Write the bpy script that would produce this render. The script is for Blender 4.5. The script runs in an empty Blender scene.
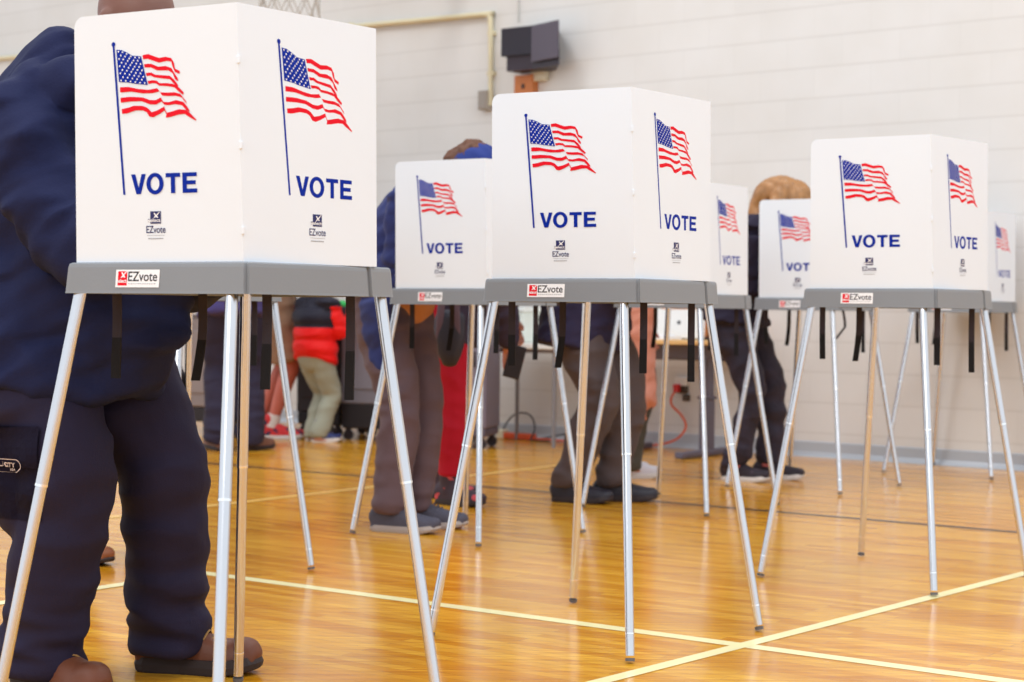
import bpy, bmesh, math, random
from mathutils import Vector, Matrix, noise, geometry
from mathutils.bvhtree import BVHTree
R = math.radians
V = Vector
random.seed(7)
scene = bpy.context.scene
C = scene.collection

# ------------------------------------------------------------------ materials
def mat(name, col, rough=0.6, metal=0.0, spec=0.5, bump=0.0, bscale=60, var=0.0, vscale=6, sheen=0.0, coat=0.0, bdist=0.01):
    m = bpy.data.materials.new(name); m.use_nodes = True
    nt = m.node_tree; b = nt.nodes['Principled BSDF']
    b.inputs['Base Color'].default_value = (*col, 1)
    b.inputs['Roughness'].default_value = rough
    b.inputs['Metallic'].default_value = metal
    b.inputs['Specular IOR Level'].default_value = spec
    b.inputs['Sheen Weight'].default_value = sheen
    b.inputs['Coat Weight'].default_value = coat
    tc = nt.nodes.new('ShaderNodeTexCoord')
    if var:
        n = nt.nodes.new('ShaderNodeTexNoise'); n.inputs['Scale'].default_value = vscale; n.inputs['Detail'].default_value = 4
        nt.links.new(tc.outputs['Object'], n.inputs['Vector'])
        mx = nt.nodes.new('ShaderNodeMix'); mx.data_type = 'RGBA'
        mx.inputs['A'].default_value = (*[c * (1 - var) for c in col], 1)
        mx.inputs['B'].default_value = (*[min(1, c * (1 + var)) for c in col], 1)
        nt.links.new(n.outputs['Fac'], mx.inputs['Factor']); nt.links.new(mx.outputs['Result'], b.inputs['Base Color'])
    if bump:
        n2 = nt.nodes.new('ShaderNodeTexNoise'); n2.inputs['Scale'].default_value = bscale; n2.inputs['Detail'].default_value = 5
        nt.links.new(tc.outputs['Object'], n2.inputs['Vector'])
        bp = nt.nodes.new('ShaderNodeBump'); bp.inputs['Strength'].default_value = bump; bp.inputs['Distance'].default_value = bdist
        nt.links.new(n2.outputs['Fac'], bp.inputs['Height']); nt.links.new(bp.outputs['Normal'], b.inputs['Normal'])
    return m

def srgb(r, g, b):
    f = lambda c: (c / 255 / 12.92) if c / 255 <= 0.04045 else ((c / 255 + 0.055) / 1.055) ** 2.4
    return (f(r), f(g), f(b))

M = {}
M['screen'] = mat('white_corrugated_plastic', (.765, .82, .885), .55, var=.015, vscale=4, bump=.05, bscale=25)
M['blue'] = mat('print_blue', (.0004, .020, .31), .5, var=.03, spec=.12)
M['red'] = mat('print_red', (.74, .004, .018), .5, var=.03, spec=.12)
M['white'] = mat('print_white', (.85, .85, .87), .5, var=.01)
M['navyprint'] = mat('print_navy', srgb(22, 26, 92), .5, var=.03)
M['black'] = mat('print_black', srgb(35, 33, 38), .5, var=.03)
M['greyprint'] = mat('print_grey', srgb(150, 150, 156), .5, var=.03)
M['tray'] = mat('grey_moulded_plastic', srgb(130, 134, 139), .42, var=.04, vscale=9, bump=.12, bscale=220, bdist=.002)
M['metal'] = mat('brushed_aluminium', (.68, .68, .70), .20, metal=1.0, var=.03, vscale=30)
M['ring'] = mat('polished_ring', (.92, .92, .92), .15, metal=1.0, var=.02)
M['foot'] = mat('grey_foot_cap', srgb(96, 94, 96), .5, var=.05)
M['strap'] = mat('black_webbing', srgb(42, 32, 40), .8, var=.15, vscale=40, bump=.3, bscale=400)
M['velcro'] = mat('black_velcro', srgb(14, 10, 14), .95, var=.2, vscale=80, bump=.5, bscale=600)

# ------------------------------------------------------------------ object helpers
def mesh_from(bm, name, mats):
    me = bpy.data.meshes.new(name); bm.normal_update(); bm.to_mesh(me); bm.free()
    for m in (mats if isinstance(mats, (list, tuple)) else [mats]): me.materials.append(m)
    return me
def obj(name, bm, mats, parent=None, smooth=False):
    me = mesh_from(bm, name, mats)
    if smooth: me.shade_smooth()
    o = bpy.data.objects.new(name, me); C.objects.link(o)
    if parent: o.parent = parent
    return o
def empty(name, loc=(0, 0, 0), rz=0):
    o = bpy.data.objects.new(name, None); C.objects.link(o); o.location = loc; o.rotation_euler = (0, 0, rz)
    o.empty_display_size = .1
    return o
def tag(o, label, cat, group=None):
    o['label'] = label; o['category'] = cat
    if group: o['group'] = group
    return o
def struct(o): o['kind'] = 'structure'; return o

def box(bm, c, s, rot=None, bev=0, mi=0):
    r = bmesh.ops.create_cube(bm, size=1)
    vs = r['verts']
    Mx = Matrix.Translation(V(c)) @ (rot.to_4x4() if rot else Matrix.Identity(4)) @ Matrix.Diagonal((*s, 1))
    bmesh.ops.transform(bm, matrix=Mx, verts=vs)
    fs = {f for v in vs for f in v.link_faces}
    for f in fs: f.material_index = mi
    if bev:
        es = list({e for v in vs for e in v.link_edges})
        rr = bmesh.ops.bevel(bm, geom=es, offset=bev, segments=2, affect='EDGES', profile=.5)
        for f in rr['faces']: f.material_index = mi
    return vs
def prism(bm, pts, z0, z1, mi=0):
    a = [bm.verts.new((x, y, z0)) for x, y in pts]; b = [bm.verts.new((x, y, z1)) for x, y in pts]
    n = len(pts)
    fs = [bm.faces.new(a[::-1]), bm.faces.new(b)] + [bm.faces.new((a[i], a[(i + 1) % n], b[(i + 1) % n], b[i])) for i in range(n)]
    for f in fs: f.material_index = mi
    return a + b

def catmull(P, t):
    n = len(P) - 1; i = min(int(t), n - 1); u = t - i
    p0 = P[max(i - 1, 0)]; p1 = P[i]; p2 = P[i + 1]; p3 = P[min(i + 2, n)]
    return [0.5 * ((2 * b) + (-a + c) * u + (2 * a - 5 * b + 4 * c - d) * u * u + (-a + 3 * b - 3 * c + d) * u ** 3) for a, b, c, d in zip(p0, p1, p2, p3)]

def tube(bm, pts, side=(0, 1, 0), seg=16, sub=4, cap=True, mi=0, power=2.0, k0=1, k1=1):
    """pts: (pos, ra, rb): ra along 'side', rb across. closed surface."""
    P = [[*p, a, b] for p, a, b in pts]
    S = [catmull(P, i / sub) for i in range((len(P) - 1) * sub + 1)]
    rings = []
    N = len(S)
    frames = []
    for i in range(N):
        p = V(S[i][:3]); a = V(S[max(i - 1, 0)][:3]); b = V(S[min(i + 1, N - 1)][:3])
        d = (b - a); d = d.normalized() if d.length > 1e-9 else V((0, 0, 1))
        s = V(side); s = (s - d * s.dot(d))
        if s.length < 1e-3: s = d.orthogonal()
        s.normalize(); w = d.cross(s)
        frames.append((p, d, s, w, max(S[i][3], .0005), max(S[i][4], .0005)))
    def ring(p, s, w, ra, rb):
        out = []
        for k in range(seg):
            t = 2 * math.pi * k / seg; c, q = math.cos(t), math.sin(t)
            e = 2.0 / power
            c = math.copysign(abs(c) ** e, c); q = math.copysign(abs(q) ** e, q)
            out.append(bm.verts.new(p + s * (ra * c) + w * (rb * q)))
        return out
    if cap:
        p, d, s, w, ra, rb = frames[0]; m = min(ra, rb)
        for f in (1.25, .95): rings.append(ring(p - d * m * k0 * math.sin(f), s, w, ra * math.cos(f), rb * math.cos(f)))
        rings.append(ring(p - d * m * k0 * math.sin(.5), s, w, ra * math.cos(.5), rb * math.cos(.5)))
    for p, d, s, w, ra, rb in frames: rings.append(ring(p, s, w, ra, rb))
    if cap:
        p, d, s, w, ra, rb = frames[-1]; m = min(ra, rb)
        for f in (.5, .95, 1.25): rings.append(ring(p + d * m * k1 * math.sin(f), s, w, ra * math.cos(f), rb * math.cos(f)))
    fs = []
    for a, b in zip(rings, rings[1:]):
        for k in range(seg): fs.append(bm.faces.new((a[k], a[(k + 1) % seg], b[(k + 1) % seg], b[k])))
    if cap: fs.append(bm.faces.new(rings[0][::-1])); fs.append(bm.faces.new(rings[-1]))
    for f in fs: f.material_index = mi; f.smooth = True
    if not cap:
        for r_ in (rings[0][::-1], rings[-1]):
            f = bm.faces.new([bm.verts.new(v.co) for v in r_]); f.material_index = mi
    return rings
def ell(bm, c, r, rot=None, sub=3, mi=0):
    q = bmesh.ops.create_icosphere(bm, subdivisions=sub, radius=1)
    bmesh.ops.transform(bm, matrix=Matrix.Translation(V(c)) @ (rot.to_4x4() if rot else Matrix.Identity(4)) @ Matrix.Diagonal((*r, 1)), verts=q['verts'])
    for v in q['verts']:
        for f in v.link_faces: f.material_index = mi; f.smooth = True
    return q['verts']

def fuse(bm, name, mats, parent, voxel=.01, smooth=4, disp=None, paint=None):
    """one continuous surface from overlapping closed shapes"""
    me = bpy.data.meshes.new('tmp'); bm.to_mesh(me); bm.free()
    t = bpy.data.objects.new('tmp', me); C.objects.link(t)
    a = t.modifiers.new('r', 'REMESH'); a.mode = 'VOXEL'; a.voxel_size = voxel
    b = t.modifiers.new('s', 'SMOOTH'); b.factor = .5; b.iterations = smooth
    dg = bpy.context.evaluated_depsgraph_get(); dg.update()
    m2 = bpy.data.meshes.new_from_object(t.evaluated_get(dg)); m2.name = name
    bpy.data.objects.remove(t); bpy.data.meshes.remove(me)
    if disp:
        ns = [v.normal.copy() for v in m2.vertices]
        for v, n in zip(m2.vertices, ns): v.co += n * disp(v.co)
    m2.materials.clear()
    mats = mats if isinstance(mats, (list, tuple)) else [mats]
    for m in mats: m2.materials.append(m)
    if paint:
        for p in m2.polygons: p.material_index = paint(p.center)
    m2.shade_smooth()
    o = bpy.data.objects.new(name, m2); C.objects.link(o); o.parent = parent
    return o

_tc = {}
def text_tris(s, size=1.0, bold=0.0):
    k = (s, bold)
    if k not in _tc:
        cu = bpy.data.curves.new('t', 'FONT'); cu.body = s; cu.size = 1; cu.offset = bold; cu.resolution_u = 3
        o = bpy.data.objects.new('t', cu); C.objects.link(o)
        dg = bpy.context.evaluated_depsgraph_get(); dg.update()
        me = bpy.data.meshes.new_from_object(o.evaluated_get(dg))
        me.calc_loop_triangles()
        vs = [(v.co.x, v.co.y) for v in me.vertices]; ts = [tuple(t.vertices) for t in me.loop_triangles]
        x0 = min(v[0] for v in vs); x1 = max(v[0] for v in vs); y0 = min(v[1] for v in vs); y1 = max(v[1] for v in vs)
        _tc[k] = (vs, ts, x0, x1, y0, y1)
        bpy.data.objects.remove(o); bpy.data.meshes.remove(me); bpy.data.curves.remove(cu)
    return _tc[k]

# flat artwork collected as 2-D triangles: list of (level, material index, [(u,v)*3])
class Art:
    def __init__(s): s.t = []
    def poly(s, pts, mi, lv=0):
        tr = geometry.tessellate_polygon([[V((x, y, 0)) for x, y in pts]])
        for a in tr: s.t.append((lv, mi, [pts[i] for i in a]))
    def rect(s, x0, y0, x1, y1, mi, lv=0): s.poly([(x0, y0), (x1, y0), (x1, y1), (x0, y1)], mi, lv)
    def text(s, body, x0, y0, x1, y1, mi, lv=0, bold=0):
        vs, ts, a, b, c, d = text_tris(body, 1, bold)
        f = lambda p: (x0 + (p[0] - a) / (b - a) * (x1 - x0), y0 + (p[1] - c) / (d - c) * (y1 - y0))
        for t in ts: s.t.append((lv, mi, [f(vs[i]) for i in t]))
    def put(s, bm, fn, base=.0005, step=.0003):
        """fn(u,v,h)->3-D"""
        for lv, mi, tri in s.t:
            vs = [bm.verts.new(fn(u, v, base + lv * step)) for u, v in tri]
            a, b, c = [v.co for v in vs]
            n = (b - a).cross(c - a)
            o = V(fn(tri[0][0], tri[0][1], 1)) - V(fn(tri[0][0], tri[0][1], 0))
            if n.dot(o) < 0: vs = vs[::-1]
            try: f = bm.faces.new(vs); f.material_index = mi
            except ValueError: pass

# ------------------------------------------------------------------ voting booth
ZT = .86
FLAG_RED = [
 [(.1699,.389),(.1839,.3906),(.1977,.3857),(.2098,.3817),(.2253,.3829),(.239,.3799),(.2458,.37),(.2474,.3599),(.2593,.3543),(.2579,.349),(.2474,.3536),(.2423,.3634),(.239,.3731),(.2287,.3751),(.2097,.3729),(.1942,.3777),(.182,.3819),(.1716,.3812)],
 [(.1732,.3723),(.1907,.3719),(.2079,.3654),(.2252,.3658),(.2389,.3615),(.2473,.3496),(.2541,.3411),(.2551,.3356),(.2473,.3401),(.2422,.3512),(.232,.3572),(.2182,.358),(.2044,.3588),(.1906,.365),(.1749,.3659)],
 [(.1773,.3556),(.1905,.3555),(.2009,.3508),(.2182,.349),(.2353,.347),(.2472,.3374),(.254,.3289),(.254,.3226),(.2455,.3307),(.2353,.3407),(.2181,.343),(.1974,.3463),(.1887,.3501),(.179,.3498)],
 [(.1817,.3403),(.1939,.341),(.2036,.3397),(.2094,.3347),(.2284,.3337),(.2421,.3317),(.254,.3261),(.2675,.3146),(.2658,.3101),(.2556,.3166),(.2454,.3252),(.2283,.3283),(.2094,.3298),(.2025,.3343),(.1938,.3356),(.1834,.3345)],
 [(.1137,.3321),(.1343,.3316),(.1588,.3264),(.1833,.3235),(.2041,.3257),(.2117,.3174),(.2282,.316),(.2454,.316),(.259,.3123),(.2725,.2981),(.2735,.2935),(.2624,.3054),(.2487,.3093),(.2282,.3098),(.2161,.3112),(.2093,.3195),(.1937,.317),(.1693,.3176),(.1412,.3224),(.114,.3221)],
 [(.1146,.3121),(.1411,.3127),(.1692,.31),(.1866,.3042),(.2005,.3035),(.2126,.3078),(.2184,.2994),(.2315,.2982),(.2487,.3012),(.2657,.2971),(.2741,.2886),(.2798,.2815),(.2798,.2775),(.2724,.2819),(.2622,.2913),(.2452,.294),(.2315,.2927),(.2205,.2938),(.2143,.3004),(.2004,.2953),(.1865,.2962),(.1657,.3033),(.1411,.3039),(.1152,.3029)],
 [(.1169,.2904),(.1304,.292),(.148,.2956),(.1691,.294),(.1795,.2902),(.1899,.2815),(.2038,.2842),(.2204,.2905),(.2228,.2841),(.2262,.2785),(.2382,.2807),(.2554,.284),(.2724,.2819),(.2825,.2746),(.2959,.2627),(.2942,.2612),(.2774,.2695),(.2689,.2747),(.2553,.2745),(.2382,.2712),(.2237,.2696),(.2251,.2759),(.2211,.2834),(.2072,.2767),(.1933,.2718),(.1846,.2735),(.1777,.2821),(.169,.2858),(.1515,.2866),(.1303,.282),(.1179,.2815)]]
CANTON = [(.1058,.4031),(.119,.4017),(.1313,.3968),(.1454,.3896),(.1664,.3875),(.1732,.3619),(.1816,.3327),(.1519,.3364),(.1343,.3398),(.1113,.3419)]
# material slots of a panel: 0 white plastic 1 blue 2 red 3 white ink 4 navy 5 grey
def panel_art():
    A = Art()
    A.poly(CANTON, 1)
    for s in FLAG_RED: A.poly(s, 2)
    def top(u):
        xs = [(0, .4031), (.22, .4017), (.42, .3968), (.66, .3896), (1, .3875)]
        for (a, b), (c, d) in zip(xs, xs[1:]):
            if u <= c: return b + (d - b) * (u - a) / (c - a)
        return xs[-1][1]
    for r in range(9):
        for k in range(6 if r % 2 == 0 else 5):
            u = (k + (.5 if r % 2 == 0 else 1)) / 6; v = (r + .5) / 9
            xt = .1058 + (.1664 - .1058) * u; xb = .1113 + (.1816 - .1113) * u
            yt = top(u); yb = .3419 + (.3327 - .3419) * u
            cx = xt + (xb - xt) * v; cy = yt + (yb - yt) * v
            A.poly([(cx + (.0027 if j % 2 == 0 else .0011) * math.sin(j * math.pi / 5), cy + (.0027 if j % 2 == 0 else .0011) * math.cos(j * math.pi / 5)) for j in range(10)], 3, 1)
    # pole and its ball
    A.poly([(.0966, .411), (.1012, .411), (.1228, .128), (.1178, .128)], 1)
    A.poly([(.0988 + .0046 * math.cos(t * math.pi / 8), .4135 + .0046 * math.sin(t * math.pi / 8)) for t in range(16)], 1)
    # VOTE
    y0, y1 = .1285, .1662
    A.poly([(.1375, y1), (.1478, y1), (.1553, .1405), (.1628, y1), (.1731, y1), (.1607, y0), (.1499, y0)], 1)
    o = [(.1948 + .0205 * math.cos(t * math.pi / 16), (y0 + y1) / 2 + .0203 * math.sin(t * math.pi / 16)) for t in range(32)]
    i = [(.1948 + .0105 * math.cos(t * math.pi / 16), (y0 + y1) / 2 + .0128 * math.sin(t * math.pi / 16)) for t in range(32)]
    for t in range(32): A.poly([o[t], o[(t + 1) % 32], i[(t + 1) % 32], i[t]], 1)
    A.rect(.2205, .1585, .2545, y1, 1); A.rect(.2325, y0, .2425, .1585, 1)
    A.rect(.2600, y0, .2700, y1, 1); A.rect(.2700, .1588, .2935, y1, 1); A.rect(.2700, .1440, .2905, .1514, 1); A.rect(.2700, y0, .2940, .1362, 1)
    # supplier's mark
    A.rect(.1822, .0722, .2075, .0955, 4)
    A.poly([(.1905, .0925), (.1932, .0925), (.1962, .0885), (.2045, .0948), (.2055, .0940), (.1985, .0868), (.2018, .0832), (.1985, .0832), (.1962, .0850), (.1930, .0832), (.1900, .0832), (.1940, .0868)], 3, 1)
    A.text('select', .1775, .0752, .2065, .0822, 3, 1, .02)
    A.text('S', .1765, .0752, .1815, .0815, 4, 0, .02)
    A.text('EZvote', .1722, .0545, .2180, .0682, 4, 0, .012)
    for k in range(9): A.rect(.1745 + k * .0046, .0497, .1745 + k * .0046 + .0036, .0505, 5)
    for k in range(7): A.rect(.1765 + k * .0052, .0432, .1765 + k * .0052 + .0042, .0452, 5)
    return A
PA = panel_art()

def make_panel(name, a, c, at, ct, parent, art=None, round_l=False, round_r=False, sx=1.0):
    """thin plastic sheet between bottom points a-c and top points at-ct; outside is on the right hand of a->c seen from above"""
    a, c, at, ct = V(a), V(c), V(at), V(ct)
    w = (c - a).length; h = ((at - a).length + (ct - c).length) / 2
    n = (c - a).cross(at - a).normalized()      # points outward
    def fn(u, v, o):
        s, t = u / w, v / h
        return a * (1 - s) * (1 - t) + c * s * (1 - t) + at * (1 - s) * t + ct * s * t + n * o
    bm = bmesh.new()
    r = .022; pts = [(0, 0), (w, 0)]
    pts += [(w - r + r * math.cos(q * math.pi / 12), h - r + r * math.sin(q * math.pi / 12)) for q in range(7)] if round_r else [(w, h)]
    pts += [(r - r * math.sin(q * math.pi / 12), h - r + r * math.cos(q * math.pi / 12)) for q in range(7)] if round_l else [(0, h)]
    f_ = [bm.verts.new(fn(x, y, 0)) for x, y in pts]; b_ = [bm.verts.new(fn(x, y, -.004)) for x, y in pts]
    k = len(pts)
    bm.faces.new(f_); bm.faces.new(b_[::-1])
    for q in range(k): bm.faces.new((f_[q], b_[q], b_[(q + 1) % k], f_[(q + 1) % k]))
    if art: art.put(bm, lambda u, v, o: fn(.0986 * (1 if sx == 1 else .975) + (u - .0986) * sx, v, o))
    return obj(name, bm, [M['screen'], M['blue'], M['red'], M['white'], M['navyprint'], M['greyprint']], parent), fn, w, h

def ribbon(bm, p0, length, width, ang, bend, mi_fn, n=12, th=.0016, kink=0):
    """strap hanging straight down from p0, broad side turned by ang"""
    s = V((math.cos(ang), math.sin(ang), 0)); d = V((-math.sin(ang), math.cos(ang), 0))
    prev = None; p = V(p0); z = V((0, 0, -1)); tilt = 0
    for i in range(n + 1):
        t = i / n
        off = s * (bend * max(0, t - .45) ** 1.5) + d * (.006 * math.sin(t * 4))
        if kink: off = s * (kink * (.35 * math.sin(min(t, .6) / .6 * 1.6) - max(0, t - .6) * 2.6))
        q = V(p0) + z * (length * t) + off
        k = .5 * width
        tt = th * (2.0 if t > .62 else 1)
        ring = [bm.verts.new(q + s * a * k + d * b * tt) for a, b in ((-1, -1), (1, -1), (1, 1), (-1, 1))]
        if prev:
            for j in range(4):
                f = bm.faces.new((prev[j], prev[(j + 1) % 4], ring[(j + 1) % 4], ring[j])); f.material_index = mi_fn(t)
        else: bm.faces.new(ring)
        prev = ring
    f = bm.faces.new(prev[::-1]); f.material_index = mi_fn(1)
    bmesh.ops.recalc_face_normals(bm, faces=bm.faces)

def make_booth():
    root = empty('voting_booth')
    # tray: plan outline, corner by corner, with the moulding seams as real notches
    def arc(c, r, a0, a1, n=4): return [(c[0] + r * math.cos(R(a0 + (a1 - a0) * i / n)), c[1] + r * math.sin(R(a0 + (a1 - a0) * i / n))) for i in range(n + 1)]
    ol = arc((.012, .012), .012, 180, 270)
    ol += [(.4275, 0), (.4305, .007), (.4360, .007), (.4385, .003)]
    ol += [(.4955, .3225), (.4895, .3270), (.4912, .3335), (.4985, .3345)]
    ol += arc((.487, .405), .0135, -5, 95)
    ol += arc((.105, .520), .016, 75, 175)
    cx = sum(p[0] for p in ol) / len(ol); cy = sum(p[1] for p in ol) / len(ol); cx, cy = .27, .22
    def sc(k): return [(x + (cx - x) * k / .26, y + (cy - y) * k / .26) for x, y in ol]
    bm = bmesh.new()
    levels = [(0, ZT), (.0008, ZT + .004), (.0044, ZT + .050), (.0060, ZT + .0565), (.0095, ZT + .0592), (.030, ZT + .0592), (.033, ZT + .036)]
    rings = [[bm.verts.new((x, y, z)) for x, y in sc(k)] for k, z in levels]
    n = len(ol)
    for A_, B_ in zip(rings, rings[1:]):
        for i in range(n): bm.faces.new((A_[i], A_[(i + 1) % n], B_[(i + 1) % n], B_[i]))
    bm.faces.new(rings[-1])
    # open underside with a turned-in lip
    und = [[bm.verts.new((x, y, z)) for x, y in sc(k)] for k, z in ((.012, ZT), (.014, ZT + .028))]
    for A_, B_ in ((und[0], rings[0]), (und[1], und[0])):
        for i in range(n): bm.faces.new((A_[i], A_[(i + 1) % n], B_[(i + 1) % n], B_[i]))
    bm.faces.new(und[1][::-1])
    obj('table_tray', bm, M['tray'], root)
    # supplier's sticker on the tray front
    st = Art(); st.rect(0, 0, .104, .0335, 0)
    st.rect(.0055, .0035, .0275, .0305, 1, 1)
    st.poly([(.0130, .0285), (.0160, .0285), (.0185, .0250), (.0255, .0310), (.0268, .0300), (.0205, .0230), (.0240, .0185), (.0205, .0185), (.0183, .0205), (.0150, .0185), (.0120, .0185), (.0162, .0228)], 0, 2)
    st.text('select', .0030, .0085, .0268, .0160, 0, 2, .02)
    st.text('EZvote', .0300, .0115, .0990, .0300, 2, 1, .012)
    for k in range(12): st.rect(.0310 + k * .0055, .0062, .0310 + k * .0055 + .0042, .0074, 3, 1)
    bm = bmesh.new()
    def fs(u, v, o): z = .0115 + v; return V((.1300 + u, .0001 + (z - .004) * .0885 * 1.0 - o, ZT + z))
    st.put(bm, fs, base=.0009)
    bm2 = bmesh.new(); bm2.free()
    obj('sticker', bm, [M['white'], M['red'], M['black'], M['greyprint']], root)
    # privacy screen, three folded panels
    z0 = ZT + .0595; z1 = ZT + .0592 + .4716
    L0, F0, R0, E0 = (.0239, .0125), (.4194, .0110), (.4985, .3472), (.150, .490)
    Lt, Ft, Rt, Et = (.0247, .0005), (.4113, -.0045), (.4950, .3420), (.150, .500)
    P = lambda p, z: (p[0], p[1], z)
    a, fa, wa_, ha = make_panel('screen_panel', P(L0, z0), P(F0, z0), P(Lt, z1), P(Ft, z1), root, PA, round_l=True)
    b, fb, wb_, hb = make_panel('screen_panel', P(F0, z0), P(R0, z0), P(Ft, z1), P(Rt, z1), root, PA, sx=.93)
    c, fc, wc_, hc = make_panel('screen_panel', P(R0, z0), P(E0, z0), P(Rt, z1), P(Et, z1), root, PA, round_r=True)
    for s in (.12, .45, .78):
        for q, w in ((F0, Ft),):
            x = q[0] + (w[0] - q[0]) * s; y = q[1] + (w[1] - q[1]) * s
            bm = bmesh.new(); box(bm, (x + .001, y - .0005, z0 + .4716 * s), (.007, .005, .014), bev=.001)
            obj('fold_clip', bm, M['screen'], root)
    # legs
    for (tx, ty), (bx, by) in (((.0300, .0240), (-.0903, -.0919)), ((.3850, .0240), (.4833, -.1482)), ((.0900, .4750), (.0255, .5459)), ((.4700, .4000), (.6296, .3943))):
        A0 = V((tx, ty, ZT + .026)); B0 = V((bx, by, .004)); d = (B0 - A0)
        at = lambda t: A0 + d * t
        bm = bmesh.new()
        tube(bm, [(at(0), .0122, .0122), (at(.45), .0122, .0122)], seg=20, sub=1, cap=False)
        tube(bm, [(at(.45), .0112, .0112), (at(.985), .0112, .0112)], seg=20, sub=1, cap=False)
        tube(bm, [(at(.448), .0127, .0127), (at(.4535), .0127, .0127)], seg=20, sub=1, cap=False, mi=1)
        tube(bm, [(at(.925), .0118, .0118), (at(.9285), .0118, .0118)], seg=20, sub=1, cap=False, mi=1)
        lg = obj('leg', bm, [M['metal'], M['ring']], root)
        bm = bmesh.new(); tube(bm, [(at(.991), .0116, .0116), (at(.999), .0116, .0116)], seg=20, sub=1, cap=False)
        obj('foot_cap', bm, M['foot'], lg)
    # storage straps under the tray
    for (x, y), ln, bd, ang in (((.0250, .1280), .168, .004, R(20)), ((.0770, .3390), .178, -.03, R(25)), ((.4100, .0968), .178, .003, R(12)), ((.4600, .3100), .205, .004, R(15))):
        bm = bmesh.new(); ribbon(bm, (x, y, ZT + .027), ln + .027, .0185, ang, bd, lambda t: 1 if t > .62 else 0)
        obj('strap', bm, [M['strap'], M['velcro']], root)
    return root
def copy_tree(o, parent=None):
    kids = list(o.children); c = o.copy(); C.objects.link(c); c.parent = parent
    for k in kids: copy_tree(k, c)
    return c
BOOTHS = [(-.872, 3.263, -.469, 'large white voting booth nearest the camera, in front of the person in navy'),
 (-.08, 4.339, -.455, 'white voting booth standing alone in the middle foreground, second nearest'),
 (.921, 5.367, -.529, 'white voting booth with both flags showing on the right, in front of the bare wall'),
 (-.465, 6.311, -.498, 'white voting booth where the person in a blue coat and beanie votes'),
 (.430, 7.247, -.427, 'white voting booth half hidden directly behind the middle foreground booth'),
 (1.169, 8.174, -.462, 'white voting booth used by the blonde person in dark clothes'),
 (2.106, 8.983, -.471, 'farthest white voting booth by the wall at the right edge'),
 (-1.372, 5.286, -.443, 'voting booth mostly hidden behind the nearest booth, only its tray edge and legs showing')]
proto = make_booth(); booths = []
for i, (x, y, a, lab) in enumerate(BOOTHS):
    o = proto if i == 0 else copy_tree(proto)
    o.location = (x, y, 0); o.rotation_euler.z = a
    tag(o, lab, 'voting booth', 'voting booths in the gymnasium'); booths.append(o)
# the folded-up strap on the blonde person's booth
bm = bmesh.new(); ribbon(bm, (.4100, .0968, ZT + .027), .178, .012, R(12), 0, lambda t: 1 if t > .62 else 0, n=20, kink=.05)
me = mesh_from(bm, 'strap', [M['strap'], M['velcro']])
[k for k in booths[5].children if k.name.startswith('strap')][2].data = me

# ------------------------------------------------------------------ the room
WA = V((-2.396, 13.122, 0)); WB = V((2.834, 9.172, 0)); WD = (WB - WA).normalized(); WN = V((WD.y, -WD.x, 0))   # WN points into the room
WANG = math.atan2(WD.y, WD.x)
def wall_pt(w, off, z): return WA + WD * (w - .064) + WN * off + V((0, 0, z))

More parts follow.
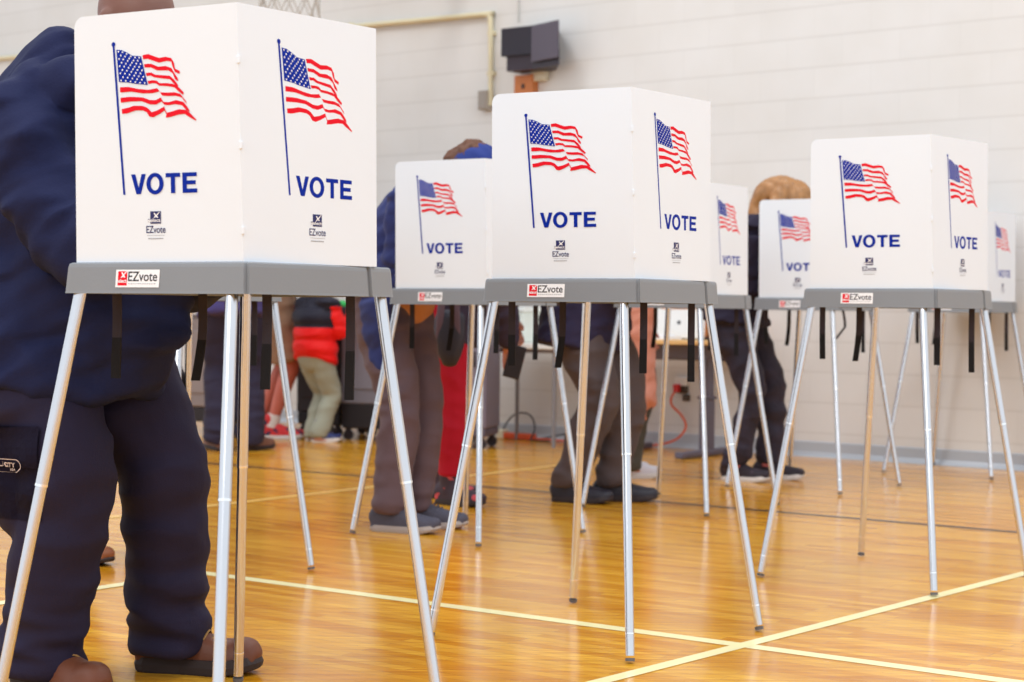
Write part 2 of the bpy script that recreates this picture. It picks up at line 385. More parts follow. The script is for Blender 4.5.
def floor_material():
    m = bpy.data.materials.new('maple_gym_floor'); m.use_nodes = True; nt = m.node_tree; b = nt.nodes['Principled BSDF']
    tc = nt.nodes.new('ShaderNodeTexCoord'); mp = nt.nodes.new('ShaderNodeMapping')
    mp.inputs['Rotation'].default_value = (0, 0, R(36)); nt.links.new(tc.outputs['Object'], mp.inputs['Vector'])
    br = nt.nodes.new('ShaderNodeTexBrick'); br.offset = .37; br.offset_frequency = 2; br.squash = 1
    br.inputs['Scale'].default_value = 1; br.inputs['Brick Width'].default_value = .62; br.inputs['Row Height'].default_value = .038
    br.inputs['Mortar Size'].default_value = .0006; br.inputs['Mortar Smooth'].default_value = .3; br.inputs['Bias'].default_value = -.1
    br.inputs['Color1'].default_value = (*srgb(218, 148, 28), 1); br.inputs['Color2'].default_value = (*srgb(244, 186, 60), 1)
    br.inputs['Mortar'].default_value = (*srgb(168, 104, 30), 1)
    nt.links.new(mp.outputs['Vector'], br.inputs['Vector'])
    gm = nt.nodes.new('ShaderNodeMapping'); gm.inputs['Rotation'].default_value = (0, 0, R(36)); gm.inputs['Scale'].default_value = (2.2, 42, 1)
    nt.links.new(tc.outputs['Object'], gm.inputs['Vector'])
    gn = nt.nodes.new('ShaderNodeTexNoise'); gn.inputs['Scale'].default_value = 1.4; gn.inputs['Detail'].default_value = 6; gn.inputs['Roughness'].default_value = .62
    nt.links.new(gm.outputs['Vector'], gn.inputs['Vector'])
    rp = nt.nodes.new('ShaderNodeValToRGB'); rp.color_ramp.elements[0].position = .32; rp.color_ramp.elements[0].color = (*srgb(206, 172, 130), 1)
    rp.color_ramp.elements[1].position = .62; rp.color_ramp.elements[1].color = (1, 1, 1, 1)
    nt.links.new(gn.outputs['Fac'], rp.inputs['Fac'])
    mx = nt.nodes.new('ShaderNodeMix'); mx.data_type = 'RGBA'; mx.blend_type = 'MULTIPLY'; mx.inputs['Factor'].default_value = .8
    nt.links.new(br.outputs['Color'], mx.inputs['A']); nt.links.new(rp.outputs['Color'], mx.inputs['B'])
    nt.links.new(mx.outputs['Result'], b.inputs['Base Color'])
    b.inputs['Roughness'].default_value = .17; b.inputs['Specular IOR Level'].default_value = .5
    wn = nt.nodes.new('ShaderNodeTexNoise'); wn.inputs['Scale'].default_value = 5; wn.inputs['Detail'].default_value = 3
    nt.links.new(mp.outputs['Vector'], wn.inputs['Vector'])
    bp = nt.nodes.new('ShaderNodeBump'); bp.inputs['Strength'].default_value = .35; bp.inputs['Distance'].default_value = .004
    ad = nt.nodes.new('ShaderNodeMath'); ad.operation = 'MULTIPLY_ADD'; ad.inputs[1].default_value = .25
    nt.links.new(gn.outputs['Fac'], ad.inputs[0]); nt.links.new(wn.outputs['Fac'], ad.inputs[2])
    nt.links.new(ad.outputs[0], bp.inputs['Height']); nt.links.new(bp.outputs['Normal'], b.inputs['Normal'])
    return m
M['floor'] = floor_material()
M['line_cream'] = mat('court_paint_cream', srgb(246, 234, 176), .25, var=.06, vscale=14)
M['line_faint'] = mat('court_paint_worn_yellow', srgb(232, 184, 96), .3, var=.08, vscale=14)
M['line_dark'] = mat('court_paint_dark', srgb(84, 58, 44), .25, var=.1, vscale=14)
bm = bmesh.new()
ex = V((math.cos(WANG), math.sin(WANG), 0)); ey = V((-math.sin(WANG), math.cos(WANG), 0))
def quad(bm, pts, mi=0):
    f = bm.faces.new([bm.verts.new(p) for p in pts]); f.material_index = mi; return f
base = WA.copy()
quad(bm, [base + ex * -7 - ey * 16, base + ex * 14 - ey * 16, base + ex * 14, base + ex * -7])
def stripe(bm, a, b, w, mi, z=.0008):
    a = V((*a, z)); b = V((*b, z)); d = (b - a).normalized(); s = V((-d.y, d.x, 0)) * w / 2
    quad(bm, [a - s, b - s, b + s, a + s], mi)
stripe(bm, (-1.00, 5.325), (3.6, 2.135), .050, 1)
stripe(bm, (-1.70, 1.605), (2.75, 6.695), .042, 1, .0012)
stripe(bm, (-.985, 5.30), (-3.6, 1.88), .05, 1, .0016)
stripe(bm, (-1.9, 6.28), (.45, 9.45), .05, 2, .0012)
stripe(bm, (-4.6, 11.24), (4.6, 4.63), .055, 3)
struct(obj('floor', bm, [M['floor'], M['line_cream'], M['line_faint'], M['line_dark']]))

def wall_material():
    m = bpy.data.materials.new('painted_block_wall'); m.use_nodes = True; nt = m.node_tree; b = nt.nodes['Principled BSDF']
    tc = nt.nodes.new('ShaderNodeTexCoord'); sp = nt.nodes.new('ShaderNodeSeparateXYZ'); cb = nt.nodes.new('ShaderNodeCombineXYZ')
    nt.links.new(tc.outputs['Object'], sp.inputs[0]); nt.links.new(sp.outputs['X'], cb.inputs['X'])
    sh = nt.nodes.new('ShaderNodeMath'); sh.operation = 'ADD'; sh.inputs[1].default_value = .04
    nt.links.new(sp.outputs['Z'], sh.inputs[0]); nt.links.new(sh.outputs[0], cb.inputs['Y'])
    br = nt.nodes.new('ShaderNodeTexBrick'); br.offset = .5
    br.inputs['Scale'].default_value = 1; br.inputs['Brick Width'].default_value = .36; br.inputs['Row Height'].default_value = .18
    br.inputs['Mortar Size'].default_value = .0045; br.inputs['Mortar Smooth'].default_value = .6
    br.inputs['Color1'].default_value = (.72, .715, .705, 1); br.inputs['Color2'].default_value = (.70, .695, .685, 1); br.inputs['Mortar'].default_value = (.69, .685, .672, 1)
    nt.links.new(cb.outputs[0], br.inputs['Vector'])
    n = nt.nodes.new('ShaderNodeTexNoise'); n.inputs['Scale'].default_value = 2.2; n.inputs['Detail'].default_value = 5
    nt.links.new(tc.outputs['Object'], n.inputs['Vector'])
    rp = nt.nodes.new('ShaderNodeValToRGB'); rp.color_ramp.elements[0].position = .3; rp.color_ramp.elements[0].color = (.94, .93, .91, 1)
    rp.color_ramp.elements[1].position = .7; rp.color_ramp.elements[1].color = (1, 1, 1, 1)
    nt.links.new(n.outputs['Fac'], rp.inputs['Fac'])
    mx = nt.nodes.new('ShaderNodeMix'); mx.data_type = 'RGBA'; mx.blend_type = 'MULTIPLY'; mx.inputs['Factor'].default_value = 1
    nt.links.new(br.outputs['Color'], mx.inputs['A']); nt.links.new(rp.outputs['Color'], mx.inputs['B']); nt.links.new(mx.outputs['Result'], b.inputs['Base Color'])
    b.inputs['Roughness'].default_value = .5
    pp = nt.nodes.new('ShaderNodeMath'); pp.operation = 'PINGPONG'; pp.inputs[1].default_value = .09; nt.links.new(sh.outputs[0], pp.inputs[0])
    jr = nt.nodes.new('ShaderNodeValToRGB'); jr.color_ramp.elements[0].position = .003; jr.color_ramp.elements[0].color = (.93, .925, .92, 1); jr.color_ramp.elements[1].position = .0095; jr.color_ramp.elements[1].color = (1, 1, 1, 1)
    nt.links.new(pp.outputs[0], jr.inputs['Fac'])
    m2 = nt.nodes.new('ShaderNodeMix'); m2.data_type = 'RGBA'; m2.blend_type = 'MULTIPLY'; m2.inputs['Factor'].default_value = 1
    nt.links.new(mx.outputs['Result'], m2.inputs['A']); nt.links.new(jr.outputs['Color'], m2.inputs['B']); nt.links.new(m2.outputs['Result'], b.inputs['Base Color'])
    bp = nt.nodes.new('ShaderNodeBump'); bp.inputs['Strength'].default_value = .7; bp.inputs['Distance'].default_value = .006
    nt.links.new(jr.outputs['Color'], bp.inputs['Height']); nt.links.new(bp.outputs['Normal'], b.inputs['Normal'])
    return m
M['wall'] = wall_material()
bm = bmesh.new(); box(bm, (3.5, .1, 2.6), (21, .2, 5.2))
wl = struct(obj('wall_back', bm, M['wall'])); wl.location = WA; wl.rotation_euler.z = WANG
bm = bmesh.new()
tube(bm, [((-7, -.012, .0), .001, .001), ((-7, -.012, .001), .001, .001)], sub=1, cap=False); bm.clear()
prof = [(0, 0), (-.030, 0), (-.018, .012), (-.008, .03), (-.006, .085), (0, .09)]
a = [bm.verts.new((-7, y, z)) for y, z in prof]; b = [bm.verts.new((14, y, z)) for y, z in prof]
for i in range(len(prof) - 1): bm.faces.new((a[i], b[i], b[i + 1], a[i + 1]))
bb = struct(obj('baseboard_back', bm, mat('grey_vinyl_cove', srgb(172, 178, 186), .3, var=.06, vscale=3))); bb.location = WA; bb.rotation_euler.z = WANG

# ------------------------------------------------------------------ things on and by the wall
def on_wall(name, w, off, z):      # an Empty whose local x runs along the wall, local -y into the room
    o = empty(name, wall_pt(w, off, z), WANG); return o
M['black_plastic'] = mat('black_speaker_plastic', srgb(34, 30, 44), .5, var=.08, bump=.1, bscale=120)
M['grille'] = mat('dark_grille_cloth', srgb(84, 78, 92), .6, var=.15, vscale=220, bump=.4, bscale=300, bdist=.002)
t = tag(on_wall('wall_speaker', 3.235, 0, 2.60), 'black wedge loudspeaker mounted high on the block wall', 'loudspeaker')
bm = bmesh.new()
prism(bm, [(-.133, -.20), (.113, -.19), (.385, -.27), (.20, -.03), (-.10, -.03)], -.078, .105)
obj('housing', bm, M['black_plastic'], t)
bm = bmesh.new()
d = V((.245, .18, 0)).normalized()
box(bm, (.249, -.234, -.018), (.280, .012, .236), rot=Matrix.Rotation(-math.atan2(.08, .272), 3, 'Z'), bev=.004)
obj('grille', bm, M['grille'], t)
bm = bmesh.new(); prism(bm, [(-.10, -.18), (.10, -.17), (.375, -.25), (.19, -.03), (-.08, -.03)], -.175, -.076)
obj('base_ledge', bm, mat('dark_speaker_ledge', srgb(48, 38, 50), .5, var=.08), t)
bm = bmesh.new(); box(bm, (.10, -.03, -.02), (.10, .06, .12), bev=.004); obj('bracket', bm, mat('cream_bracket', srgb(214, 205, 180), .5, var=.05), t)
bm = bmesh.new(); box(bm, (.06, -.03, -.20), (.12, .05, .07), bev=.006); obj('mount', bm, mat('cream_mount', srgb(214, 205, 180), .5, var=.05), t)
t = tag(on_wall('wooden_block', 3.19, 0, 2.345), 'small square orange-brown wooden block fixed to the wall under the loudspeaker', 'block')
bm = bmesh.new(); box(bm, (0, -.035, 0), (.15, .07, .13), bev=.004); obj('wood_plate', bm, mat('orange_pine', srgb(196, 118, 62), .5, var=.15, vscale=18), t)
bm = bmesh.new(); box(bm, (0, -.073, -.01), (.022, .008, .03), bev=.002); obj('dark_socket', bm, M['black'], t)
bm = bmesh.new(); P = [wall_pt(3.10, .012, z) for z in (5.1, 4, 2.78)]
tube(bm, [(p, .006, .006) for p in P], cap=False, sub=1, seg=8)
tag(obj('speaker_cable', bm, mat('pale_cable', srgb(200, 198, 192), .5, var=.05)), 'thin pale cable running down the wall into the loudspeaker', 'cable')
# conduit
mc = mat('cream_conduit', srgb(216, 206, 172), .4, var=.05)
t = tag(on_wall('conduit', 2.878, 0, 2.2), 'cream painted pipe running along the wall and down beside the loudspeaker', 'pipe')
bm = bmesh.new()
def wl_(w, z, off=.03): return V((w - 2.878, -off, z - 2.2))
tube(bm, [(wl_(-6, 3.12), .019, .019), (wl_(-2.453, 2.995), .019, .019), (wl_(1.614, 2.883), .019, .019), (wl_(2.80, 2.853), .019, .019), (wl_(2.862, 2.842), .019, .019), (wl_(2.880, 2.79), .019, .019), (wl_(2.884, 2.5), .017, .017), (wl_(2.886, 2.23), .017, .017)], cap=False, seg=12, sub=3)
obj('pipe', bm, mc, t, smooth=True)
for w in (-1.4, .1, 1.6):
    bm = bmesh.new(); box(bm, wl_(w, 2.883 + (1.6 - w) * .0278, .018), (.03, .036, .06), bev=.003); obj('pipe_clamp', bm, mc, t)
for z in (2.72, 2.45):
    bm = bmesh.new(); box(bm, wl_(2.884, z, .018), (.055, .036, .03), bev=.003); obj('pipe_clamp', bm, mc, t)
t = tag(on_wall('junction_box', 2.845, 0, 2.268), 'small grey-brown metal electrical box at the lower end of the wall pipe', 'electrical box')
bm = bmesh.new(); box(bm, (0, -.035, 0), (.075, .07, .13), bev=.004); obj('box_body', bm, mat('box_grey', srgb(165, 156, 145), .45, var=.06), t)
bm = bmesh.new(); box(bm, (0, -.073, 0), (.062, .006, .115), bev=.002); obj('cover_plate', bm, mat('box_plate', srgb(150, 142, 134), .45, var=.06), t)

# basketball hoop, only the end of its net hangs into view
t = tag(empty('basketball_hoop', (-1.365, 10.2, 3.02), WANG), 'basketball hoop whose white cord net hangs in at the top edge', 'basketball hoop')
bm = bmesh.new()
rr = .225
prev = None
segs = 40
tor = []
for i in range(segs):
    a = 2 * math.pi * i / segs; c = V((math.cos(a) * rr, math.sin(a) * rr, 0)); o = V((math.cos(a), math.sin(a), 0))
    tor.append([bm.verts.new(c + o * .009 * math.cos(b) + V((0, 0, .009 * math.sin(b)))) for b in [k * math.pi / 4 for k in range(8)]])
for i in range(segs):
    for k in range(8): bm.faces.new((tor[i][k], tor[(i + 1) % segs][k], tor[(i + 1) % segs][(k + 1) % 8], tor[i][(k + 1) % 8]))
obj('rim', bm, mat('orange_rim', srgb(214, 84, 30), .4, var=.05), t, smooth=True)
bm = bmesh.new()
def npt(a, lv):
    z = -.50 * lv; r = (.222, .205, .190, .182, .185, .195)[int(round(lv * 5))] ; return V((math.cos(a) * r, math.sin(a) * r, z))
for k in range(12):
    for lv in range(5):
        for sg in (-1, 1):
            a0 = (k * 2 + (lv % 2)) * math.pi / 12; a1 = a0 + sg * math.pi / 12
            tube(bm, [(npt(a0, lv / 5), .0042, .0042), (npt(a1, (lv + 1) / 5), .0042, .0042)], seg=6, sub=1, cap=False)
obj('net', bm, mat('white_net_cord', srgb(176, 170, 162), .8, var=.06), t)
bm = bmesh.new(); box(bm, (0, .38, .32), (1.35, .03, .95), bev=.006); box(bm, (0, .30, -.01), (.16, .14, .05), bev=.004); box(bm, (0, .95, .3), (.09, 1.1, .09)); 
obj('backboard', bm, mat('white_backboard', (.85, .85, .85), .3, var=.02), t)

# socket and orange extension lead
t = tag(on_wall('power_outlet', 4.41, 0, .385), 'wall power outlet with a white cover plate and the orange lead plugged in', 'outlet')
bm = bmesh.new(); box(bm, (0, -.018, .03), (.085, .036, .05), bev=.004); obj('cover_plate', bm, mat('outlet_white', (.8, .8, .78), .4, var=.03), t)
bm = bmesh.new(); box(bm, (0, -.012, -.018), (.075, .024, .05), bev=.003); box(bm, (.03, -.012, -.07), (.045, .022, .04), bev=.003); obj('socket_face', bm, mat('outlet_dark', srgb(70, 60, 50), .5, var=.1), t)
M['orange'] = mat('orange_rubber', srgb(224, 92, 48), .45, var=.08)
t = empty('extension_cord', wall_pt(4.4, .12, 0), 0); tag(t, 'orange extension lead curling down the wall onto the floor', 'cord')
def lw(w, off, z): return wall_pt(w, off, z) - wall_pt(4.4, .12, 0)
bm = bmesh.new()
tube(bm, [(lw(w, o, z), .0075, .0075) for w, o, z in ((4.395, .05, .37), (4.37, .07, .32), (4.37, .07, .27), (4.44, .07, .21), (4.475, .07, .14), (4.43, .08, .07), (4.34, .09, .03), (4.22, .10, .012), (4.05, .16, .012), (4.22, .24, .012), (4.05, .30, .012), (3.85, .22, .012), (3.6, .18, .012), (3.35, .16, .012), (3.17, .15, .012))], cap=False, seg=10)
tube(bm, [(lw(w, o, z), .006, .006) for w, o, z in ((4.2, .1, .012), (4.1, .06, .03), (4.02, .10, .05), (4.08, .2, .03), (4.2, .17, .012))], cap=False, seg=10)
obj('lead', bm, M['orange'], t, smooth=True)
bm = bmesh.new(); box(bm, lw(4.395, .052, .375), (.035, .04, .05), rot=Matrix.Rotation(WANG, 3, 'Z'), bev=.006); obj('plug', bm, mat('red_plug', srgb(206, 40, 40), .4, var=.05), t)
t = empty('power_strip', wall_pt(3.24, .16, 0), WANG); tag(t, 'orange power strip with a looped black cable on the floor by the wall', 'power strip')
bm = bmesh.new(); box(bm, (.02, 0, .022), (.24, .055, .04), bev=.008); obj('strip_body', bm, M['orange'], t)
bm = bmesh.new(); box(bm, (-.125, 0, .03), (.06, .065, .06), bev=.008); obj('end_plug', bm, mat('pale_plug', srgb(226, 222, 196), .4, var=.05), t)
bm = bmesh.new(); tube(bm, [((x, y, z), .0055, .0055) for x, y, z in ((-.12, 0, .05), (-.10, .01, .10), (-.05, .02, .155), (.02, .02, .175), (.09, .01, .165), (.135, 0, .12), (.145, -.01, .06), (.14, -.04, .01), (.2, -.08, .008), (.3, -.05, .008))], cap=False, seg=8)
obj('black_cable', bm, mat('black_rubber', srgb(44, 40, 44), .5, var=.1), t, smooth=True)
bm = bmesh.new(); tube(bm, [(wall_pt(w, o, z), .012, .006) for w, o, z in ((3.42, .14, .012), (3.6, .15, .05), (3.85, .13, .09), (4.05, .12, .13), (4.12, .10, .22), (4.10, .06, .40))], cap=False, seg=8)
tag(obj('black_lead', bm, mat('dark_rubber', srgb(60, 58, 64), .5, var=.1), smooth=True), 'dark cable lying along the foot of the wall near the outlet', 'cable')

# desk with laptop against the wall
M['desk_steel'] = mat('grey_desk_steel', srgb(92, 86, 100), .4, var=.05)
M['desk_top'] = mat('tan_laminate', srgb(226, 182, 118), .4, var=.06, vscale=9)
t = empty('standing_desk', wall_pt(4.55, .42, 0), WANG); tag(t, 'tan topped desk on grey steel legs by the wall, laptop on top', 'desk')
bm = bmesh.new(); box(bm, (0, 0, .672), (.92, .60, .026), bev=.004); obj('desktop', bm, M['desk_top'], t)
bm = bmesh.new(); box(bm, (.0, -.05, .615), (.80, .04, .085), bev=.003); box(bm, (.0, .22, .57), (.80, .03, .03), bev=.003); obj('apron', bm, M['desk_steel'], t)
for x in (-.28, .28):
    bm = bmesh.new(); box(bm, (x, 0, .46), (.05, .075, .40), bev=.004); box(bm, (x, 0, .17), (.058, .085, .32), bev=.004); box(bm, (x, 0, .345), (.075, .10, .018), bev=.004)
    lg = obj('leg', bm, M['desk_steel'], t)
    bm = bmesh.new(); box(bm, (x, -.03, .022), (.07, .56, .036), bev=.010); box(bm, (x, -.29, .012), (.05, .05, .022), bev=.006); obj('foot', bm, M['desk_steel'], lg)
t = empty('laptop', wall_pt(4.645, .44, .6852), WANG); tag(t, 'open laptop with a pale lid seen from behind on the tan desk', 'laptop')
bm = bmesh.new(); box(bm, (0, 0, .092), (.35, .010, .172), rot=Matrix.Rotation(R(-6), 3, 'X'), bev=.003); obj('lid', bm, mat('white_monitor_shell', (.82, .84, .84), .4, var=.02), t)
bm = bmesh.new(); tube(bm, [((0, -.002, .10), .012, .012), ((0, -.0085, .1007), .012, .012)], cap=False, sub=1); obj('emblem', bm, mat('emblem_grey', srgb(90, 92, 96), .4, var=.03), t)
bm = bmesh.new(); box(bm, (0, .115, .008), (.35, .22, .016), bev=.004); obj('keyboard_base', bm, M['black_plastic'], t)
t = empty('cardboard_box', wall_pt(4.66, .17, .6852), WANG); tag(t, 'orange-brown open cardboard box behind the laptop on the tan desk', 'box')
bm = bmesh.new(); box(bm, (0, 0, .10), (.42, .20, .20), bev=.004); obj('carton', bm, mat('cardboard', srgb(226, 140, 82), .7, var=.08), t)
bm = bmesh.new(); box(bm, (0, -.13, .193), (.42, .07, .005), rot=Matrix.Rotation(R(18), 3, 'X')); obj('flap', bm, mat('cardboard_flap', srgb(232, 156, 98), .7, var=.08), t)
t = empty('paper_stack', wall_pt(4.62, .60, .6852), WANG); tag(t, 'small stack of white papers on the front edge of the tan desk', 'papers')
bm = bmesh.new(); box(bm, (0, 0, .010), (.20, .14, .02), bev=.002); obj('sheets', bm, M['white'], t)
bm = bmesh.new(); box(bm, (-.03, 0, .025), (.19, .13, .010), rot=Matrix.Rotation(R(9), 3, 'Z'), bev=.001); obj('top_sheet', bm, M['white'], t)
# white folding table further left
t = empty('folding_table', wall_pt(3.20, .42, 0), WANG); tag(t, 'white folding table against the wall left of the tan desk', 'table')
bm = bmesh.new(); box(bm, (.36, .02, .627), (.74, .54, .035), bev=.006); obj('tabletop', bm, mat('white_blow_moulded_top', srgb(226, 224, 218), .4, var=.03), t)
bm = bmesh.new(); box(bm, (.36, -.21, .60), (.70, .025, .028), bev=.003); obj('rail', bm, mat('grey_rail', srgb(120, 112, 112), .4, var=.05), t)
for sx in (.05, .67):
    for sy in (-.21, .24):
        bm = bmesh.new(); tube(bm, [((sx, sy, 0.005), .013, .013), ((sx, sy, .60), .013, .013)], cap=False, sub=1, seg=12)
        obj('leg', bm, mat('table_leg_grey', srgb(130, 128, 132), .4, var=.05), t, smooth=True)
t = empty('document_box', wall_pt(3.35, .36, .6452), WANG); tag(t, 'pale open storage box standing on the white folding table', 'box')
bm = bmesh.new(); box(bm, (0, 0, .10), (.34, .25, .20), bev=.008); obj('box_body', bm, mat('pale_box', srgb(226, 234, 226), .5, var=.03), t)
bm = bmesh.new(); box(bm, (0, 0, .208), (.36, .27, .024), bev=.006); obj('lid', bm, mat('pale_lid', srgb(236, 240, 236), .5, var=.03), t)

# rolling ballot cabinets
def caster(parent, x, y, r=.032, fork=None):
    bm = bmesh.new(); tube(bm, [((x, y - .012, r), r, r), ((x, y + .012, r), r, r)], cap=False, sub=1, seg=18, side=(1, 0, 0))
    box(bm, (x, y, r + .025), (.028, .04, .05), bev=.004)
    return obj('caster', bm, M['rubber'], parent)
M['rubber'] = mat('dark_caster_rubber', srgb(38, 30, 36), .5, var=.1)
def cabinet(name, loc, rz, w, dp, h, col, col2, label, skirt=.16, legs='caster'):
    t = empty(name, loc, rz); tag(t, label, 'ballot cabinet', None)
    base = .075
    bm = bmesh.new(); box(bm, (0, 0, base + skirt + (h - skirt - base) / 2), (w, dp, h - skirt - base), bev=.012)
    obj('cabinet_body', bm, mat(name + '_shell', col, .5, var=.05, bump=.1, bscale=90), t)
    bm = bmesh.new(); box(bm, (0, 0, base + skirt / 2), (w * .97, dp * .97, skirt), bev=.01); obj('plinth', bm, mat(name + '_plinth', col2, .6, var=.08), t)
    bm = bmesh.new(); box(bm, (0, -dp / 2 - .004, base + skirt + (h - skirt) * .45), (w * .82, .012, (h - skirt) * .62), bev=.004); d = obj('door', bm, mat(name + '_door', [c * 1.08 for c in col], .5, var=.05), t)
    bm = bmesh.new(); box(bm, (w * .3, -dp / 2 - .018, base + skirt + (h - skirt) * .5), (.02, .02, .09), bev=.004); obj('handle', bm, M['rubber'], d)
    bm = bmesh.new(); box(bm, (0, 0, h + .012), (w * 1.03, dp * 1.03, .024), bev=.006); obj('top_panel', bm, mat(name + '_top', [c * .7 for c in col], .5, var=.05), t)
    for sx in (-1, 1):
        for sy in (-1, 1): caster(t, sx * (w / 2 - .04), sy * (dp / 2 - .04))
    return t
cabinet('ballot_cabinet', (-.30, 10.40, 0), R(-14), .39, .34, .90, srgb(112, 104, 118), srgb(88, 80, 94), 'tall grey-purple cabinet on casters behind the person in red leggings', skirt=.05)
cabinet('ballot_scanner', (-.87, 11.02, 0), R(-20), .34, .44, .86, srgb(118, 114, 124), srgb(30, 24, 28), 'grey ballot scanner with a black base behind the blue coat tail')
cabinet('black_ballot_box', (-1.20, 11.36, 0), R(-25), .34, .40, .80, srgb(34, 26, 32), srgb(26, 20, 24), 'black ballot box on casters just right of the child in the red jacket', skirt=.08)
cabinet('grey_equipment_case', (-1.95, 11.55, 0), R(-22), .40, .46, .78, srgb(134, 122, 120), srgb(34, 28, 32), 'beige-grey equipment case with dark base behind the person in dark jeans', skirt=.10)

# ------------------------------------------------------------------ people
def cloth_mat(name, col, rough=.85, var=.10, sheen=.04, bump=.35, bscale=160, crease=.9):
    m = mat(name, col, rough, var=var, vscale=7, sheen=sheen, bump=bump, bscale=bscale, bdist=.003, spec=.25)
    nt = m.node_tree; b = nt.nodes['Principled BSDF']; fine = b.inputs['Normal'].links[0].from_node
    tc = nt.nodes.new('ShaderNodeTexCoord'); mp = nt.nodes.new('ShaderNodeMapping'); mp.inputs['Rotation'].default_value = (.5, .35, .2); mp.inputs['Scale'].default_value = (1, 1, 2.2)
    n = nt.nodes.new('ShaderNodeTexNoise'); n.noise_type = 'RIDGED_MULTIFRACTAL'; n.inputs['Scale'].default_value = 4.5; n.inputs['Detail'].default_value = 3; n.inputs['Distortion'].default_value = .5
    nt.links.new(tc.outputs['Object'], mp.inputs['Vector']); nt.links.new(mp.outputs['Vector'], n.inputs['Vector'])
    bp = nt.nodes.new('ShaderNodeBump'); bp.inputs['Strength'].default_value = crease; bp.inputs['Distance'].default_value = .030
    nt.links.new(n.outputs['Fac'], bp.inputs['Height']); nt.links.new(fine.outputs['Normal'], bp.inputs['Normal']); nt.links.new(bp.outputs['Normal'], b.inputs['Normal'])
    return m
def ik(a, b, l1, l2, pole):
    d = b - a; L = min(d.length, (l1 + l2) * .999); u = d.normalized()
    x = (l1 * l1 - l2 * l2 + L * L) / (2 * L); h = math.sqrt(max(l1 * l1 - x * x, 0))
    p = pole - u * pole.dot(u); p.normalize()
    return a + u * x + p * h

def fold(co, fx, fz, amp, seed=0):
    n = noise.noise(V((co.x * fx + seed, co.y * fx, co.z * fz)))
    m = noise.noise(V((co.x * fx * 2.1 + seed, co.y * fx * 2.1 + 5, co.z * fz * 2.1)))
    return amp * ((1 - abs(n) * 2.6) * .7 + m * .6)

def hand(bm, w, d, n, s, curl=.6, k=1.0, spread=.08):
    """w wrist, d along the hand, n back-of-hand normal, s towards the thumb"""
    d = d.normalized(); s = (s - d * s.dot(d)).normalized(); n = d.cross(s) if d.cross(s).dot(n) > 0 else -d.cross(s)
    tube(bm, [(w - d * .02, .026 * k, .019 * k), (w + d * .03 * k, .036 * k, .016 * k), (w + d * .085 * k, .041 * k, .014 * k)], side=s, seg=12)
    for i, (off, ln) in enumerate(((.030, .070), (.010, .078), (-.010, .072), (-.029, .056))):
        p = w + d * (.088 - abs(off) * .15) * k + s * off * k; a = 0; pts = [(p - d * .01, .0092 * k, .0092 * k)]
        dd = (d + s * off / .03 * spread)
        for j, f in enumerate((.45, .32, .23)):
            a += curl * (.6 + .25 * j); q = dd.normalized() * math.cos(a) - n * math.sin(a)
            p = p + q * ln * f * k; pts.append((p, (.0088 - j * .0009) * k, (.0088 - j * .0009) * k))
        tube(bm, pts, side=s, seg=8, sub=2)
    p = w + d * .022 * k + s * .028 * k
    q1 = (d * .75 + s * .75 - n * .2).normalized(); q2 = (d + s * .15 - n * (.3 + curl * .5)).normalized()
    tube(bm, [(p - q1 * .012, .013 * k, .013 * k), (p + q1 * .030 * k, .0115 * k, .0115 * k), (p + q1 * .030 * k + q2 * .030 * k, .0095 * k, .0095 * k)], side=n, seg=8, sub=2)

